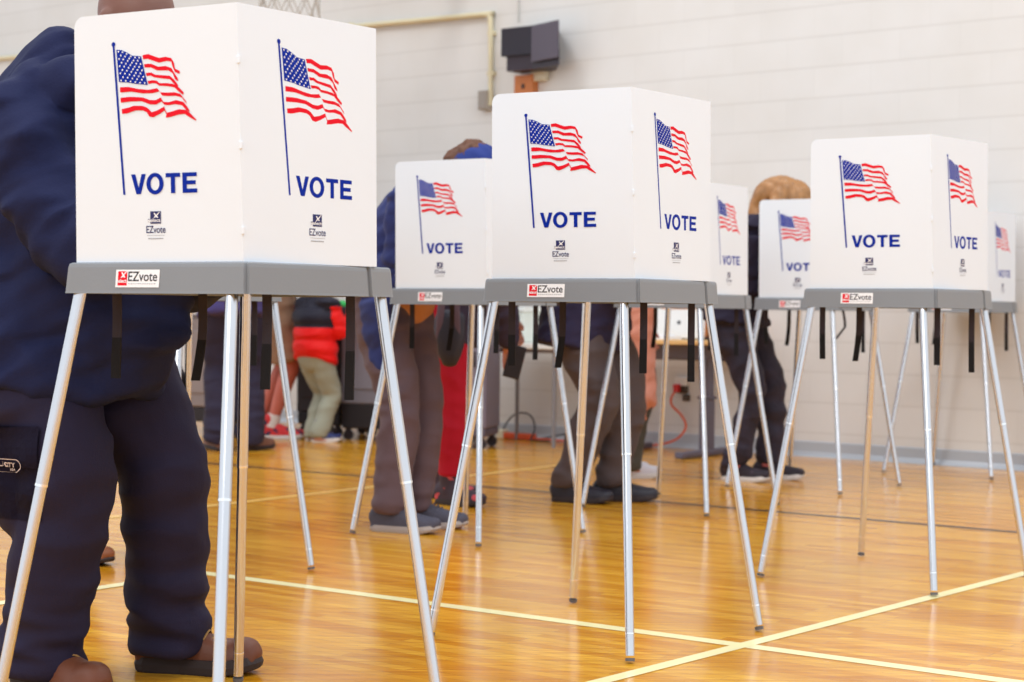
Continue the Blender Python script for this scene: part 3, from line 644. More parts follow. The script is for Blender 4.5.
def make_shoe(parent, pos, yaw, L, upper, solem, boot=False, lacem=None, k=1.0, solet=.022, lift=0.0, accent=None):
    """pos: local xy of the ankle; shoe runs forward along yaw"""
    c, s = math.cos(yaw), math.sin(yaw)
    hb = .26 * L
    def T(x, y, z): return V((pos[0] + (x - hb) * c - y * s, pos[1] + (x - hb) * s + y * c, z + lift))
    W_ = .105 * k * L / .29
    prof = [(0.0, .62, .075), (.10, .70, .085), (.25, .74, .098), (.42, .78, .082), (.58, .90, .062), (.75, .98, .050), (.90, .86, .043), (.97, .62, .036)]
    bm = bmesh.new()
    rings = []
    for x, w, h in prof:
        w = w * W_ / 2; h = h * k + solet
        ring = []
        for q in range(16):
            t = 2 * math.pi * q / 16; cy = math.cos(t); sz = math.sin(t)
            y = w * math.copysign(abs(cy) ** .8, cy); z = solet * .7 + (h - solet * .7) * (max(sz, 0) ** .75)
            ring.append(bm.verts.new(T(x * L, y, z)))
        rings.append(ring)
    for a, b in zip(rings, rings[1:]):
        for q in range(16): bm.faces.new((a[q], a[(q + 1) % 16], b[(q + 1) % 16], b[q]))
    bm.faces.new(rings[0][::-1]); bm.faces.new(rings[-1])
    ell(bm, T(.06 * L, 0, solet + .032), (.036 * k, .034 * k, .036 * k), sub=2)
    ell(bm, T(.90 * L, 0, solet + .018), (.034 * k, .040 * k, .026 * k), Matrix.Rotation(yaw, 3, 'Z'), sub=2)
    tp = .17 if boot else .105
    tube(bm, [(T(hb * .95, 0, solet + .03), .046 * k, .038 * k), (T(hb * .9, 0, solet + .07), .046 * k, .038 * k), (T(hb * .9, 0, (solet + tp) * (k if boot else 1)), .048 * k, .042 * k)], side=(c, s, 0), seg=14)
    if boot: ell(bm, T(.85 * L, 0, solet + .028), (.046 * k, .043 * k, .028 * k), Matrix.Rotation(yaw, 3, 'Z'), sub=2)
    bmesh.ops.recalc_face_normals(bm, faces=bm.faces)
    up = fuse(bm, 'shoe', upper if isinstance(upper, list) else [upper], parent, voxel=.007 * k, smooth=5,
              disp=lambda co: .0012 * noise.noise(co * 30), paint=(lambda p: 1 if noise.noise(p * 22 + V((3, 1, 7))) > .38 else 0) if isinstance(upper, list) else None)
    bm = bmesh.new(); out = []
    for x, w in ((-.005, .25), (.02, .52), (.08, .66), (.2, .70), (.38, .72), (.55, .86), (.70, .98), (.84, .94), (.93, .72), (.98, .40), (1.0, .15)): out.append((x * L, w * W_ / 2 * 1.10))
    ol = out + [(x, -w) for x, w in reversed(out)]
    lv = [(0.97, 0), (1.0, .004), (1.02, solet * .6), (.97, solet * 1.15)]
    rs = [[bm.verts.new(T((x - .5 * L) * q + .5 * L, y * q, z + (max(0, x / L - .75) * .06 if z < .01 else max(0, x / L - .75) * .05))) for x, y in ol] for q, z in lv]
    n = len(ol)
    for a, b in zip(rs, rs[1:]):
        for i in range(n): bm.faces.new((a[i], a[(i + 1) % n], b[(i + 1) % n], b[i]))
    bm.faces.new(rs[0][::-1]); bm.faces.new(rs[-1]); bmesh.ops.recalc_face_normals(bm, faces=bm.faces)
    obj('sole', bm, solem, up, smooth=False)
    if lacem:
        bm = bmesh.new()
        for i in range(5):
            x = (.40 + i * .055) * L; z = (.088 - i * .0075) * k + solet
            tube(bm, [(T(x, -.030 * k, z - .012), .0028, .0028), (T(x + .004, 0, z + .004), .0028, .0028), (T(x, .030 * k, z - .012), .0028, .0028)], seg=6, sub=3)
        if boot:
            tube(bm, [(T(.37 * L, 0, .105 * k + solet), .0028, .0028), (T(.42 * L, -.03, .122 * k), .0028, .0028), (T(.44 * L, -.055, .10 * k), .0028, .0028), (T(.38 * L, -.04, .085 * k), .0028, .0028)], seg=6)
        obj('laces', bm, lacem, up, smooth=True)
    return up

def person(label, pelvis, heading, H, lean, feet, hands, top, bottom, shoes, skin, hair, g=1.0, headpitch=40, curl=.7, hunch=14, neckfwd=0, side_lean=0, group=None, kneeout=0, lifts=(0, 0), up_scale=1.0, shdrop=0.0):
    hd = R(heading); px, py, pz = pelvis
    root = empty('person', (px, py, 0), hd); tag(root, label, 'person', group)
    Rm = Matrix.Rotation(-hd, 3, 'Z')
    def L(p): return Rm @ (V((p[0], p[1], p[2] if len(p) > 2 else 0)) - V((px, py, 0)))
    f = H / 1.75
    Pv = V((0, 0, pz)); ln = R(lean); hc = R(lean + hunch)
    sl = R(side_lean)
    mid = Pv + V((math.sin(ln), math.sin(sl), math.cos(ln))) * .27 * f * up_scale
    nk = mid + V((math.sin(hc), math.sin(sl), math.cos(hc))) * .255 * f * up_scale
    hn = R(lean + hunch + headpitch * .5)
    hcn = nk + V((math.sin(hn) + neckfwd, 0, math.cos(hn))).normalized() * .175 * f
    up = (nk - mid).normalized(); fwd = V((0, 1, 0)).cross(up)
    sh = [nk - up * (.045 * f + shdrop) + V((0, sgn * .185 * f * (.6 + .4 * g), 0)) + fwd * .01 for sgn in (1, -1)]
    hip = [Pv + V((0, sgn * .092 * f * g, -.02)) for sgn in (1, -1)]
    th, shn = .435 * f, .425 * f; ua, fa = .30 * f, .27 * f
    ank = []
    yaws = []
    for (x, y, yw), lf in zip(feet, lifts):
        q = L((x, y, 0)); ank.append(V((q.x, q.y, .085 * f + lf))); yaws.append(R(yw) - hd)
    knee = [ik(hip[i], ank[i], th, shn, V((1, (kneeout if i == 0 else -kneeout), 0))) for i in (0, 1)]
    wr = [L(p) for p in hands]
    elb = [ik(sh[i], wr[i], ua, fa, V((-.45, (.12 if i == 0 else -.12), -1))) for i in (0, 1)]
    # ---- body: one continuous skin
    bm = bmesh.new()
    tube(bm, [(Pv - V((0, 0, .05)), .15 * f * g, .10 * f * g), (Pv + V((0, 0, .06)), .15 * f * g, .105 * f * g), (mid, .145 * f * g, .105 * f * g), (mid + (nk - mid) * .6, .16 * f, .10 * f), (nk - up * .02, .09 * f, .06 * f)], side=(0, 1, 0))
    tube(bm, [(nk - up * .05, .055 * f, .058 * f), (nk + (hcn - nk) * .45, .050 * f, .052 * f), (hcn, .055 * f, .055 * f)], side=(0, 1, 0))
    hp = R(lean + hunch + headpitch)
    HR = Matrix.Rotation(hp, 3, 'Y')        # pitch the head forward
    def Hh(x, y, z): return hcn + HR @ V((x * f, y * f, z * f))
    ell(bm, Hh(-.008, 0, .025), (.098 * f, .078 * f, .092 * f), HR)
    ell(bm, Hh(.022, 0, -.045), (.062 * f, .056 * f, .070 * f), HR)
    ell(bm, Hh(.060, 0, -.088), (.024 * f, .028 * f, .020 * f), HR, 2)
    tube(bm, [(Hh(.082, 0, .012), .008 * f, .008 * f), (Hh(.098, 0, -.018), .011 * f, .011 * f), (Hh(.106, 0, -.034), .013 * f, .010 * f)], seg=10)
    ell(bm, Hh(.078, 0, -.062), (.014 * f, .026 * f, .006 * f), HR, 2); ell(bm, Hh(.076, 0, -.072), (.014 * f, .022 * f, .006 * f), HR, 2)
    ell(bm, Hh(.078, 0, .030), (.016 * f, .050 * f, .009 * f), HR, 2)
    for s_ in (1, -1): ell(bm, Hh(-.004, s_ * .080, -.008), (.018 * f, .010 * f, .032 * f), HR, 2)
    for i in (0, 1):
        sg = 1 if i == 0 else -1
        tube(bm, [(hip[i], .082 * f * g, .085 * f * g), (hip[i] + (knee[i] - hip[i]) * .5, .068 * f * g, .072 * f * g), (knee[i], .052 * f, .054 * f), (knee[i] + (ank[i] - knee[i]) * .3, .052 * f, .056 * f), (ank[i] + (knee[i] - ank[i]) * .1, .034 * f, .036 * f), (ank[i] - V((0, 0, .03)), .034 * f, .038 * f)], side=(0, 1, 0))
        fd = V((math.cos(yaws[i]), math.sin(yaws[i]), 0))
        tube(bm, [(ank[i] - fd * .03 - V((0, 0, .035)), .03 * f, .026 * f), (ank[i] + fd * .10 - V((0, 0, .045)), .036 * f, .02 * f)], side=(-fd.y, fd.x, 0))
        tube(bm, [(sh[i] - V((0, sg * .04, 0)), .055 * f, .055 * f), (sh[i], .055 * f, .055 * f), (sh[i] + (elb[i] - sh[i]) * .5, .044 * f, .044 * f), (elb[i], .037 * f, .037 * f), (elb[i] + (wr[i] - elb[i]) * .3, .037 * f, .037 * f), (wr[i], .026 * f, .022 * f)], side=(0, 0, 1))
        dd = (wr[i] - elb[i]).normalized()
        hand(bm, wr[i], dd, V((0, sg, .4)) if dd.z < -.6 else V((0, 0, 1)), V((1, 0, 0)) if dd.z < -.6 else V((0, -sg, 0)), curl=curl, k=f)
    fuse(bm, 'body', skin, root, voxel=.0065 * max(f, .75), smooth=3)
    bm = bmesh.new()
    for s_ in (1, -1): ell(bm, Hh(.076, s_ * .030, .006), (.012 * f, .013 * f, .010 * f), HR, 2)
    obj('eyes', bm, M['eye'], root, smooth=True)
    # ---- trousers / shorts / leggings / skirt
    if bottom:
        bm = bmesh.new(); e = bottom.get('ease', .02); ce = bottom.get('cuff', .075) * f; ct = bottom.get('end', 1.0)
        tube(bm, [(Pv + V((0, 0, .10 * f)), .150 * f * g + e * .6, .108 * f * g + e * .8), (Pv, .158 * f * g + e * .7, .115 * f * g + e), (Pv - V((0, 0, .08 * f)), .150 * f * g + e * .5, .108 * f * g + e * .8)], side=(0, 1, 0))
        for i in (0, 1):
            kk = knee[i]; a_ = ank[i]; kr = bottom.get('knee', .068) * f
            if ct >= 1:
                an = a_ + V((0, 0, bottom.get('hem', -.03) * f)); sg = a_ + (kk - a_) * .22
                pts = [(hip[i] + V((0, 0, .02)), .088 * f * g + e, .098 * f * g + e), (hip[i] + (kk - hip[i]) * .45, .078 * f * g + e, .086 * f * g + e), (kk, kr + e * .5, kr + e * .6), (kk + (a_ - kk) * .45, kr * .97 + e * .4, kr + e * .5), (sg, ce * 1.02, ce * 1.08), (an + V((0, 0, .03)), ce, ce * 1.06), (an, ce * .98, ce * 1.04)]
            else:
                pts = [(hip[i] + V((0, 0, .02)), .088 * f * g + e, .098 * f * g + e), (hip[i] + (kk - hip[i]) * .5, .086 * f * g + e, .09 * f * g + e), (hip[i] + (kk - hip[i]) * ct * .95, kr + e * .9, kr + e), (hip[i] + (kk - hip[i]) * ct, kr + e, kr + e * 1.1)]
            tube(bm, pts, side=(0, 1, 0), seg=20, k1=.12)
        for q in bottom.get('extra', []): tube(bm, [(L(p), ra, rb) for p, ra, rb in q], side=(0, 1, 0), seg=18)
        amp = bottom.get('fold', .008); azk = ank[0].z
        def dsp(co):
            lowk = max(0, 1 - (co.z - azk) / (.17 * f)); lowk = lowk if ct >= 1 and co.z > azk - .05 else 0
            crotch = max(0, 1 - abs(co.z - (pz - .1)) / .14)
            return fold(co, 5, 9, amp, 3 + px) + fold(co, 4.5, 15, amp * bottom.get('bunch', 1.3) * lowk, 9) + fold(co, 6, 14, amp * .5 * crotch, 5) + amp * bottom.get('diag', 0) * math.sin((co.x * .8 + co.z) * 38 + 3 * noise.noise(co * 4))
        tr = fuse(bm, bottom.get('name', 'trousers'), bottom['mat'], root, voxel=.010 * max(f, .7), smooth=bottom.get('sm', 4), disp=dsp)
    else: tr = None
    if top.get('skirt'):
        sk = top['skirt']; bm = bmesh.new()
        tube(bm, [(Pv + V((0, 0, .14)), .17 * f * g, .13 * f * g), (Pv, .19 * f * g, .15 * f * g), (V((.02, 0, sk[0])), sk[1], sk[2])], side=(0, 1, 0), seg=24)
        fuse(bm, sk[4], sk[3], root, voxel=.012, smooth=4, disp=lambda co: fold(co, 9, 3, .01, 2))
    # ---- top garment
    bm = bmesh.new(); e = top.get('ease', .03); hz = top.get('hem', -.02)
    hem = Pv + V((top.get('hemfwd', 0), 0, hz)); bl = top.get('belly', 0)
    tube(bm, [(hem, .176 * f * g + e + top.get('flare', 0), .118 * f * g + e + top.get('flare', 0) + bl * .5), (hem + V((.01, 0, .07 * f)), .174 * f * g + e, .122 * f * g + e + bl * .8), (Pv + (mid - Pv) * .55 + V((bl * .5, 0, 0)), .155 * f * g + e, .118 * f * g + e + bl),
              (mid + V((bl * .3, 0, 0)), .158 * f * g + e, .118 * f * g + e + bl * .4), (mid + (nk - mid) * .55, .172 * f * (.5 + .5 * g) + e, .118 * f * (.5 + .5 * g) + e), (nk - up * .055, .145 * f * (.5 + .5 * g) + e * .6, .085 * f + e * .6), (nk - up * .01, .075 * f + e * .3, .065 * f + e * .3)], side=(0, 1, 0), seg=24, k0=.1, k1=.4)
    for i in (0, 1):
        sg = 1 if i == 0 else -1; se = top.get('sleeve', .02); w_ = wr[i] - (wr[i] - elb[i]).normalized() * .015
        tube(bm, [(sh[i] - V((0, sg * .06 * f, .01)), .070 * f + se, .075 * f + se), (sh[i], .066 * f + se, .070 * f + se), (sh[i] + (elb[i] - sh[i]) * .5, .054 * f + se, .058 * f + se), (elb[i], .050 * f + se, .050 * f + se), (elb[i] + (w_ - elb[i]) * .5, .045 * f + se * .9, .045 * f + se * .9), (w_, .034 * f + se * .35, .034 * f + se * .35)], side=(0, 0, 1), k1=.15)
    if top.get('collar'):
        tube(bm, [(nk - up * .03, .085 * f, .08 * f), (nk + (hcn - nk) * .3, .075 * f, .072 * f)], side=(0, 1, 0))
    for q, a_, b_ in top.get('extra', []):
        tube(bm, [(L(p), ra, rb) for p, ra, rb in q], side=a_, seg=b_)
    for c_, r_ in top.get('blobs', []): ell(bm, L(c_), r_)
    amp = top.get('fold', .010); qn = top.get('quilt', 0)
    def dsp2(co):
        v = fold(co, 6, 7, amp, 11 + px) + fold(V((co.x + co.z * .7, co.y, co.z - co.x * .6)), 4, 16, amp * .6, 21)
        if qn: v += .012 * abs(math.sin(co.z * qn)) - .006
        return v
    tp = fuse(bm, top.get('name', 'jacket'), top['mat'], root, voxel=top.get('voxel', .011) * max(f, .7), smooth=4, disp=dsp2, paint=top.get('paint'))
    # ---- head cover
    kind = hair[0] if hair else None
    if kind in ('short', 'curly', 'long'):
        bm = bmesh.new()
        ell(bm, Hh(-.018, 0, .036), (.101 * f, .086 * f, .092 * f), HR)
        ell(bm, Hh(-.055, 0, -.02), (.058 * f, .078 * f, .075 * f), HR)
        if kind == 'long':
            for ln_ in hair[2]: tube(bm, [(L(p), ra, rb) for p, ra, rb in ln_], side=(1, 0, 0))
        am = .012 if kind == 'curly' else .004
        fuse(bm, 'hair', hair[1], root, voxel=.008, smooth=2 if kind == 'curly' else 4, disp=lambda co: am * noise.noise(co * (55 if kind == 'curly' else 14)) + (.003 * math.sin(co.y * 260 + co.x * 120) if kind == 'long' else 0))
    if kind == 'beanie' or (hair and len(hair) > 3 and hair[3]):
        bm = bmesh.new(); off = hair[4] if len(hair) > 4 else (0, 0, 0)
        ell(bm, Hh(.004 + off[0], off[1], .045 + off[2]), (.108 * f, .094 * f, .088 * f), HR)
        tube(bm, [(Hh(.004 + off[0], off[1], .025), .100 * f, .112 * f), (Hh(.004 + off[0], off[1], .055), .098 * f, .110 * f)], side=HR @ V((0, 1, 0)), seg=20)
        fuse(bm, 'beanie', hair[3] if len(hair) > 3 else hair[1], root, voxel=.008, smooth=3, disp=lambda co: .002 * math.sin(co.y * 160) + .003 * noise.noise(co * 12))
    # ---- shoes
    for i in (0, 1):
        make_shoe(root, (ank[i].x, ank[i].y), yaws[i], shoes.get('L', .28) * f, shoes['mat'], shoes['sole'], shoes.get('boot', False), shoes.get('lace'), k=f, lift=lifts[i], solet=.030 if shoes.get('boot') else .022)
        if shoes.get('sock'):
            bm = bmesh.new(); tube(bm, [(ank[i] + V((0, 0, -.01)), .042 * f, .045 * f), (ank[i] + (knee[i] - ank[i]) * .18, .042 * f, .044 * f)], side=(0, 1, 0), cap=False)
            obj('sock', bm, shoes['sock'], root, smooth=True)
    return dict(root=root, trousers=tr, top=tp, knee=knee, ank=ank, hip=hip, L=L, Hh=Hh, wr=wr, Rm=Rm)

def skin(name, c): 
    m = mat(name, c, .5, var=.06, vscale=18, bump=.1, bscale=90, bdist=.002)
    m.node_tree.nodes['Principled BSDF'].inputs['Subsurface Weight'].default_value = .08
    m.node_tree.nodes['Principled BSDF'].inputs['Subsurface Radius'].default_value = (.02, .008, .004)
    return m
SK_D = skin('skin_brown', srgb(118, 76, 62)); SK_M = skin('skin_medium', srgb(176, 112, 88)); SK_L = skin('skin_light', srgb(214, 150, 126)); SK_R = skin('skin_rosy', srgb(196, 104, 86))
M['eye'] = mat('eye', srgb(60, 44, 36), .2, var=.1)
NAVY = cloth_mat('navy_fleece', srgb(26, 31, 66), sheen=.0); CARGO = cloth_mat('dark_navy_canvas', srgb(38, 33, 56), sheen=.0, bump=.25, bscale=260)
DARKSOLE = mat('dark_rubber_sole', srgb(46, 34, 34), .7, var=.12, vscale=20); WHITESOLE = mat('white_foam_sole', srgb(214, 208, 204), .6, var=.05)
LEATHER = mat('brown_boot_leather', srgb(104, 56, 34), .55, var=.38, vscale=9, bump=.3, bscale=70, bdist=.003)

# person 1, large, in front at the left
P1 = person('large bald person in a navy hoodie and dark cargo trousers leaning over the nearest booth', (-1.040, 3.750, .855), -36, 1.66, 14,
    [(-.780, 3.862, -8), (-1.020, 3.66, -38)], [(-.56, 3.60, .98), (-.66, 3.34, .965)],
    dict(mat=NAVY, ease=.032, hem=-.16, belly=.045, sleeve=.036, name='hoodie', fold=.018, hemfwd=.05, flare=.02,
         extra=[([((-1.14, 3.72, 1.18), .05, .05), ((-1.05, 3.66, 1.295), .055, .065), ((-.965, 3.60, 1.36), .05, .07)], (0, 1, 0), 16),
                ([((-1.00, 3.54, 1.28), .05, .05), ((-.985, 3.62, 1.31), .06, .07), ((-.94, 3.70, 1.31), .05, .05)], (0, 0, 1), 16),
                ([((-.95, 3.52, 1.28), .045, .045), ((-.90, 3.50, 1.31), .045, .05), ((-.86, 3.52, 1.30), .04, .045)], (0, 0, 1), 14),
                ([((-.90, 3.66, .98), .14, .10), ((-.86, 3.64, .88), .14, .09), ((-.78, 3.62, .80), .11, .055), ((-.735, 3.60, .772), .06, .022)], (.4, .9, 0), 18),
                ([((-.90, 3.64, .86), .14, .11), ((-.865, 3.63, .76), .14, .10), ((-.86, 3.63, .715), .12, .08)], (.4, .9, 0), 18)]),
    dict(mat=CARGO, ease=.032, cuff=.088, knee=.086, hem=-.035, fold=.010, bunch=2.4, name='cargo_trousers', extra=[[((-1.045, 3.70, .80), .13, .13), ((-1.060, 3.655, .66), .125, .135), ((-1.055, 3.640, .54), .112, .118), ((-1.030, 3.640, .42), .098, .100)]]),
    dict(mat=LEATHER, sole=DARKSOLE, boot=True, lace=mat('tan_lace', srgb(150, 110, 60), .8, var=.1), L=.31), SK_D, None, g=1.22, headpitch=10, hunch=20, shdrop=.065, neckfwd=-.14, up_scale=.98)

# pocket patch with lettering, pressed onto the near thigh
def drape(bm_src, target, origin, normal, right, up, off, name, mats, parent):
    bvh = BVHTree.FromPolygons([v.co.copy() for v in target.data.vertices], [tuple(p.vertices) for p in target.data.polygons])
    last = None
    for v in bm_src.verts:
        s = origin + right * v.co.x + up * v.co.y + normal * .25
        h = bvh.ray_cast(s, -normal)
        q = origin + right * v.co.x + up * v.co.y
        if h[0] is not None and h[1].dot(normal) > .25: v.co = h[0] + h[1] * (off + v.co.z)
        else:
            c = bvh.find_nearest(q - normal * .02); v.co = c[0] + c[1] * (off + v.co.z)
    bmesh.ops.recalc_face_normals(bm_src, faces=bm_src.faces)
    return obj(name, bm_src, mats, parent, smooth=False)
Lf = P1['L']; Rm = P1['Rm']
nrm = (Rm @ V((-.10, -1, 0))).normalized(); rgt = (Rm @ V((1, -.10, 0))).normalized(); upv = V((0, 0, 1))
org = Lf((-1.08, 3.62, .530))
def grid(bm, x0, x1, y0, y1, nx, ny, th=.0, mi=0):
    vs = [[bm.verts.new((x0 + (x1 - x0) * i / nx, y0 + (y1 - y0) * j / ny, 0)) for i in range(nx + 1)] for j in range(ny + 1)]
    for j in range(ny):
        for i in range(nx): f = bm.faces.new((vs[j][i], vs[j][i + 1], vs[j + 1][i + 1], vs[j + 1][i])); f.material_index = mi
    if th:
        bmesh.ops.solidify(bm, geom=bm.faces[:], thickness=th)
bm = bmesh.new(); grid(bm, -.15, .115, -.145, .055, 20, 14, -.005); 
drape(bm, P1['trousers'], org, nrm, rgt, upv, .003, 'cargo_pocket', CARGO, P1['trousers'])
bm = bmesh.new(); grid(bm, -.16, .12, -.03, .055, 22, 6, -.006)
drape(bm, P1['trousers'], org, nrm, rgt, upv, .010, 'pocket_flap', CARGO, P1['trousers'])
bm = bmesh.new(); A = Art(); 
def rr_(x0, y0, x1, y1, r, n=6):
    o = []
    for cx_, cy_, a0 in ((x1 - r, y1 - r, 0), (x0 + r, y1 - r, 90), (x0 + r, y0 + r, 180), (x1 - r, y0 + r, 270)):
        o += [(cx_ + r * math.cos(R(a0 + 90 * i / n)), cy_ + r * math.sin(R(a0 + 90 * i / n))) for i in range(n + 1)]
    return o
o_ = rr_(-.075, -.019, .075, .013, .0158); i_ = rr_(-.0735, -.0175, .0735, .0115, .0143)
for k in range(len(o_)): A.poly([o_[k], o_[(k + 1) % len(o_)], i_[(k + 1) % len(i_)], i_[k]], 0)
A.text('PLICITY', -.006, -.0065, .060, .0055, 0, 0, .02); A.text('USA', .042, -.0150, .060, -.0100, 0, 0, .01)
A.put(bm, lambda u, v, h: V((u, v, h)), base=0)
bmesh.ops.recalc_face_normals(bm, faces=bm.faces)
org2 = Lf((-1.067, 3.62, .508))
drape(bm, P1['trousers'], org2, nrm, rgt, (upv + rgt * .04).normalized(), .0175, 'brand_patch', mat('patch_thread', srgb(214, 196, 190), .8, var=.05), P1['trousers'])

GREYS = mat('grey_knit_upper', srgb(76, 74, 88), .8, var=.15, vscale=40, bump=.3, bscale=200)
# person at the second-row booth: blue coat, brown trousers
COAT = cloth_mat('blue_coat', srgb(44, 52, 102)); 
P5 = person('person in a blue coat and navy beanie with grey sneakers', (-.475, 6.69, .85), -30, 1.64, 14,
    [(-.365, 6.50, -14), (-.455, 6.36, -22)], [(-.05, 6.60, .98), (-.17, 6.42, .97)],
    dict(mat=COAT, ease=.045, hem=.05, sleeve=.03, name='coat', fold=.012,
         extra=[([((-.50, 6.50, 1.0), .09, .05), ((-.52, 6.47, .86), .09, .04), ((-.52, 6.46, .72), .06, .02), ((-.505, 6.45, .61), .024, .01)], (.9, -.3, 0), 14)]),
    dict(mat=cloth_mat('brown_grey_twill', srgb(96, 76, 80)), ease=.022, cuff=.064, knee=.072, hem=.0, fold=.010, bunch=1.0),
    dict(mat=GREYS, sole=mat('grey_foam_sole', srgb(168, 156, 150), .6, var=.05), L=.30, lace=mat('grey_lace', srgb(70, 70, 84), .8, var=.1)), SK_M,
    ('curly', mat('brown_curls', srgb(98, 62, 44), .8, var=.3, vscale=40), None, cloth_mat('navy_knit', srgb(44, 58, 122)), (.008, 0, -.004)), g=1.0, headpitch=26, hunch=26)
bm = bmesh.new(); tube(bm, [(V((.055, 0, .99)), .145, .10), (V((.045, 0, .90)), .158, .118), (V((.04, 0, .865)), .158, .118)], side=(0, 1, 0), seg=20)
fuse(bm, 'shirt', cloth_mat('tan_shirt', srgb(190, 128, 84)), P5['root'], voxel=.012, disp=lambda co: fold(co, 6, 6, .006, 4))

# person in red leggings
P6 = person('person in red leggings and dark coat standing behind the middle foreground booth', (-.275, 7.38, .915), -8, 1.66, 22,
    [(-.300, 7.50, -30), (-.262, 7.27, -38)], [(-.02, 7.60, .80), (-.012, 7.30, .675)],
    dict(mat=cloth_mat('dark_plum_coat', srgb(58, 48, 64)), ease=.02, hem=-.21, sleeve=.014, name='coat', fold=.008),
    dict(mat=cloth_mat('red_leggings', srgb(176, 18, 40), bump=.1), ease=.012, cuff=.050, knee=.066, hem=.05, fold=.003, name='leggings'),
    dict(mat=[mat('dark_trainer', srgb(58, 42, 54), .7, var=.15), mat('coral_trainer', srgb(206, 76, 84), .7, var=.1)], sole=DARKSOLE, L=.27), SK_L,
    ('short', mat('dark_hair', srgb(44, 30, 28), .5, var=.2)), headpitch=22, hunch=22, curl=.75)
t = empty('phone', (.012, 7.275, .62), R(-8)); tag(t, 'black phone held low in the hand of the person in red leggings', 'phone')
bm = bmesh.new(); box(bm, (0, 0, 0), (.075, .012, .145), rot=Matrix.Rotation(R(14), 3, 'Y'), bev=.005); obj('phone_body', bm, mat('black_phone_case', srgb(32, 24, 28), .4, var=.06), t)
bm = bmesh.new(); box(bm, (0, .0068, 0), (.064, .002, .132), rot=Matrix.Rotation(R(14), 3, 'Y')); obj('phone_screen', bm, mat('phone_glass', srgb(14, 14, 20), .1, var=.03), t)
t = empty('handbag', (-.262, 7.10, .62), R(-8)); tag(t, 'dark handbag on plum straps hanging against the red leggings', 'bag')
bm = bmesh.new(); tube(bm, [((0, 0, .19), .065, .035), ((0, 0, .10), .066, .04), ((0, 0, .03), .048, .034), ((0, 0, .005), .036, .026)], side=(1, 0, 0), seg=20, power=3)
fuse(bm, 'bag_body', mat('charcoal_leather', srgb(44, 42, 54), .6, var=.1, bump=.2, bscale=90), t, voxel=.007)
for sx in (-.04, .035):
    bm = bmesh.new(); tube(bm, [((sx, -.03, .10), .016, .004), ((sx * .9, -.032, .20), .016, .004), ((sx * .7, -.01, .34), .015, .004), ((sx * .4, .02, .60), .014, .004)], side=(1, 0, 0), seg=10); obj('strap', bm, mat('plum_strap', srgb(94, 70, 80), .7, var=.1), t, smooth=True)

# person in navy jacket and grey-brown trousers
P7 = person('person in a dark navy jacket, grey-brown trousers and black shoes', (.315, 7.53, .875), -30, 1.68, 15,
    [(.450, 7.49, -10), (.255, 7.42, -22)], [(.72, 7.55, .98), (.62, 7.38, .97)],
    dict(mat=cloth_mat('dark_navy_jacket', srgb(46, 40, 66)), ease=.052, hem=-.175, sleeve=.03, name='jacket', fold=.012, flare=.02, belly=.02),
    dict(mat=cloth_mat('grey_brown_twill', srgb(86, 74, 74)), ease=.026, cuff=.070, knee=.078, hem=-.005, fold=.010, bunch=1.0),
    dict(mat=mat('black_leather', srgb(34, 30, 42), .5, var=.12), sole=DARKSOLE, L=.29), SK_M,
    ('short', mat('black_hair', srgb(30, 24, 24), .6, var=.2)), g=1.08, headpitch=24, hunch=16)

# person in long peach top, behind
P8 = person('person in a long peach top and olive trousers with white shoes near the tan desk', (.560, 8.62, .875), 20, 1.62, 6,
    [(.56, 8.74, 20), (.600, 8.52, 10)], [(.70, 8.84, .76), (.665, 8.52, .73)],
    dict(mat=cloth_mat('peach_knit', srgb(218, 146, 124)), ease=.045, hem=-.44, flare=.045, sleeve=.018, name='tunic', fold=.008),
    dict(mat=cloth_mat('olive_twill', srgb(78, 74, 66)), ease=.004, cuff=.060, knee=.060, fold=.008),
    dict(mat=mat('white_canvas', srgb(212, 208, 216), .7, var=.05), sole=WHITESOLE, L=.24), SK_M, ('short', mat('brown_hair', srgb(70, 44, 34), .6, var=.2)), headpitch=14, hunch=8)

# blonde person
BL = mat('blonde_hair', srgb(168, 118, 70), .4, var=.5, vscale=30)
P9 = person('blonde long-haired person in a dark jacket and dark patterned trousers voting by the wall', (1.125, 8.54, .845), -32, 1.60, 14,
    [(1.310, 8.56, -18), (1.125, 8.44, -28)], [(1.55, 8.50, .98), (1.43, 8.33, .97)],
    dict(mat=cloth_mat('black_jacket', srgb(40, 34, 52)), ease=.035, hem=-.04, sleeve=.02, name='jacket', fold=.010, flare=.03),
    dict(mat=mat('dark_patterned_denim', srgb(44, 38, 54), .8, var=.55, vscale=16, bump=.5, bscale=40), ease=.014, cuff=.058, knee=.064, hem=.01, fold=.012, diag=.35, bunch=1.6),
    dict(mat=[mat('dark_sneaker', srgb(44, 34, 44), .7, var=.15), mat('dark_sneaker_panel', srgb(64, 50, 62), .7, var=.1)], sole=WHITESOLE, L=.27, sock=mat('coral_sock', srgb(206, 110, 110), .8, var=.1)), SK_L,
    ('long', BL, [[((1.34, 8.40, 1.46), .07, .07), ((1.275, 8.44, 1.44), .07, .06), ((1.235, 8.47, 1.36), .055, .05), ((1.215, 8.44, 1.27), .05, .045), ((1.222, 8.40, 1.16), .04, .03), ((1.235, 8.38, 1.08), .02, .015)],
                  [((1.36, 8.36, 1.46), .06, .06), ((1.31, 8.35, 1.38), .045, .05), ((1.30, 8.33, 1.25), .035, .04)]]), headpitch=38, hunch=16)

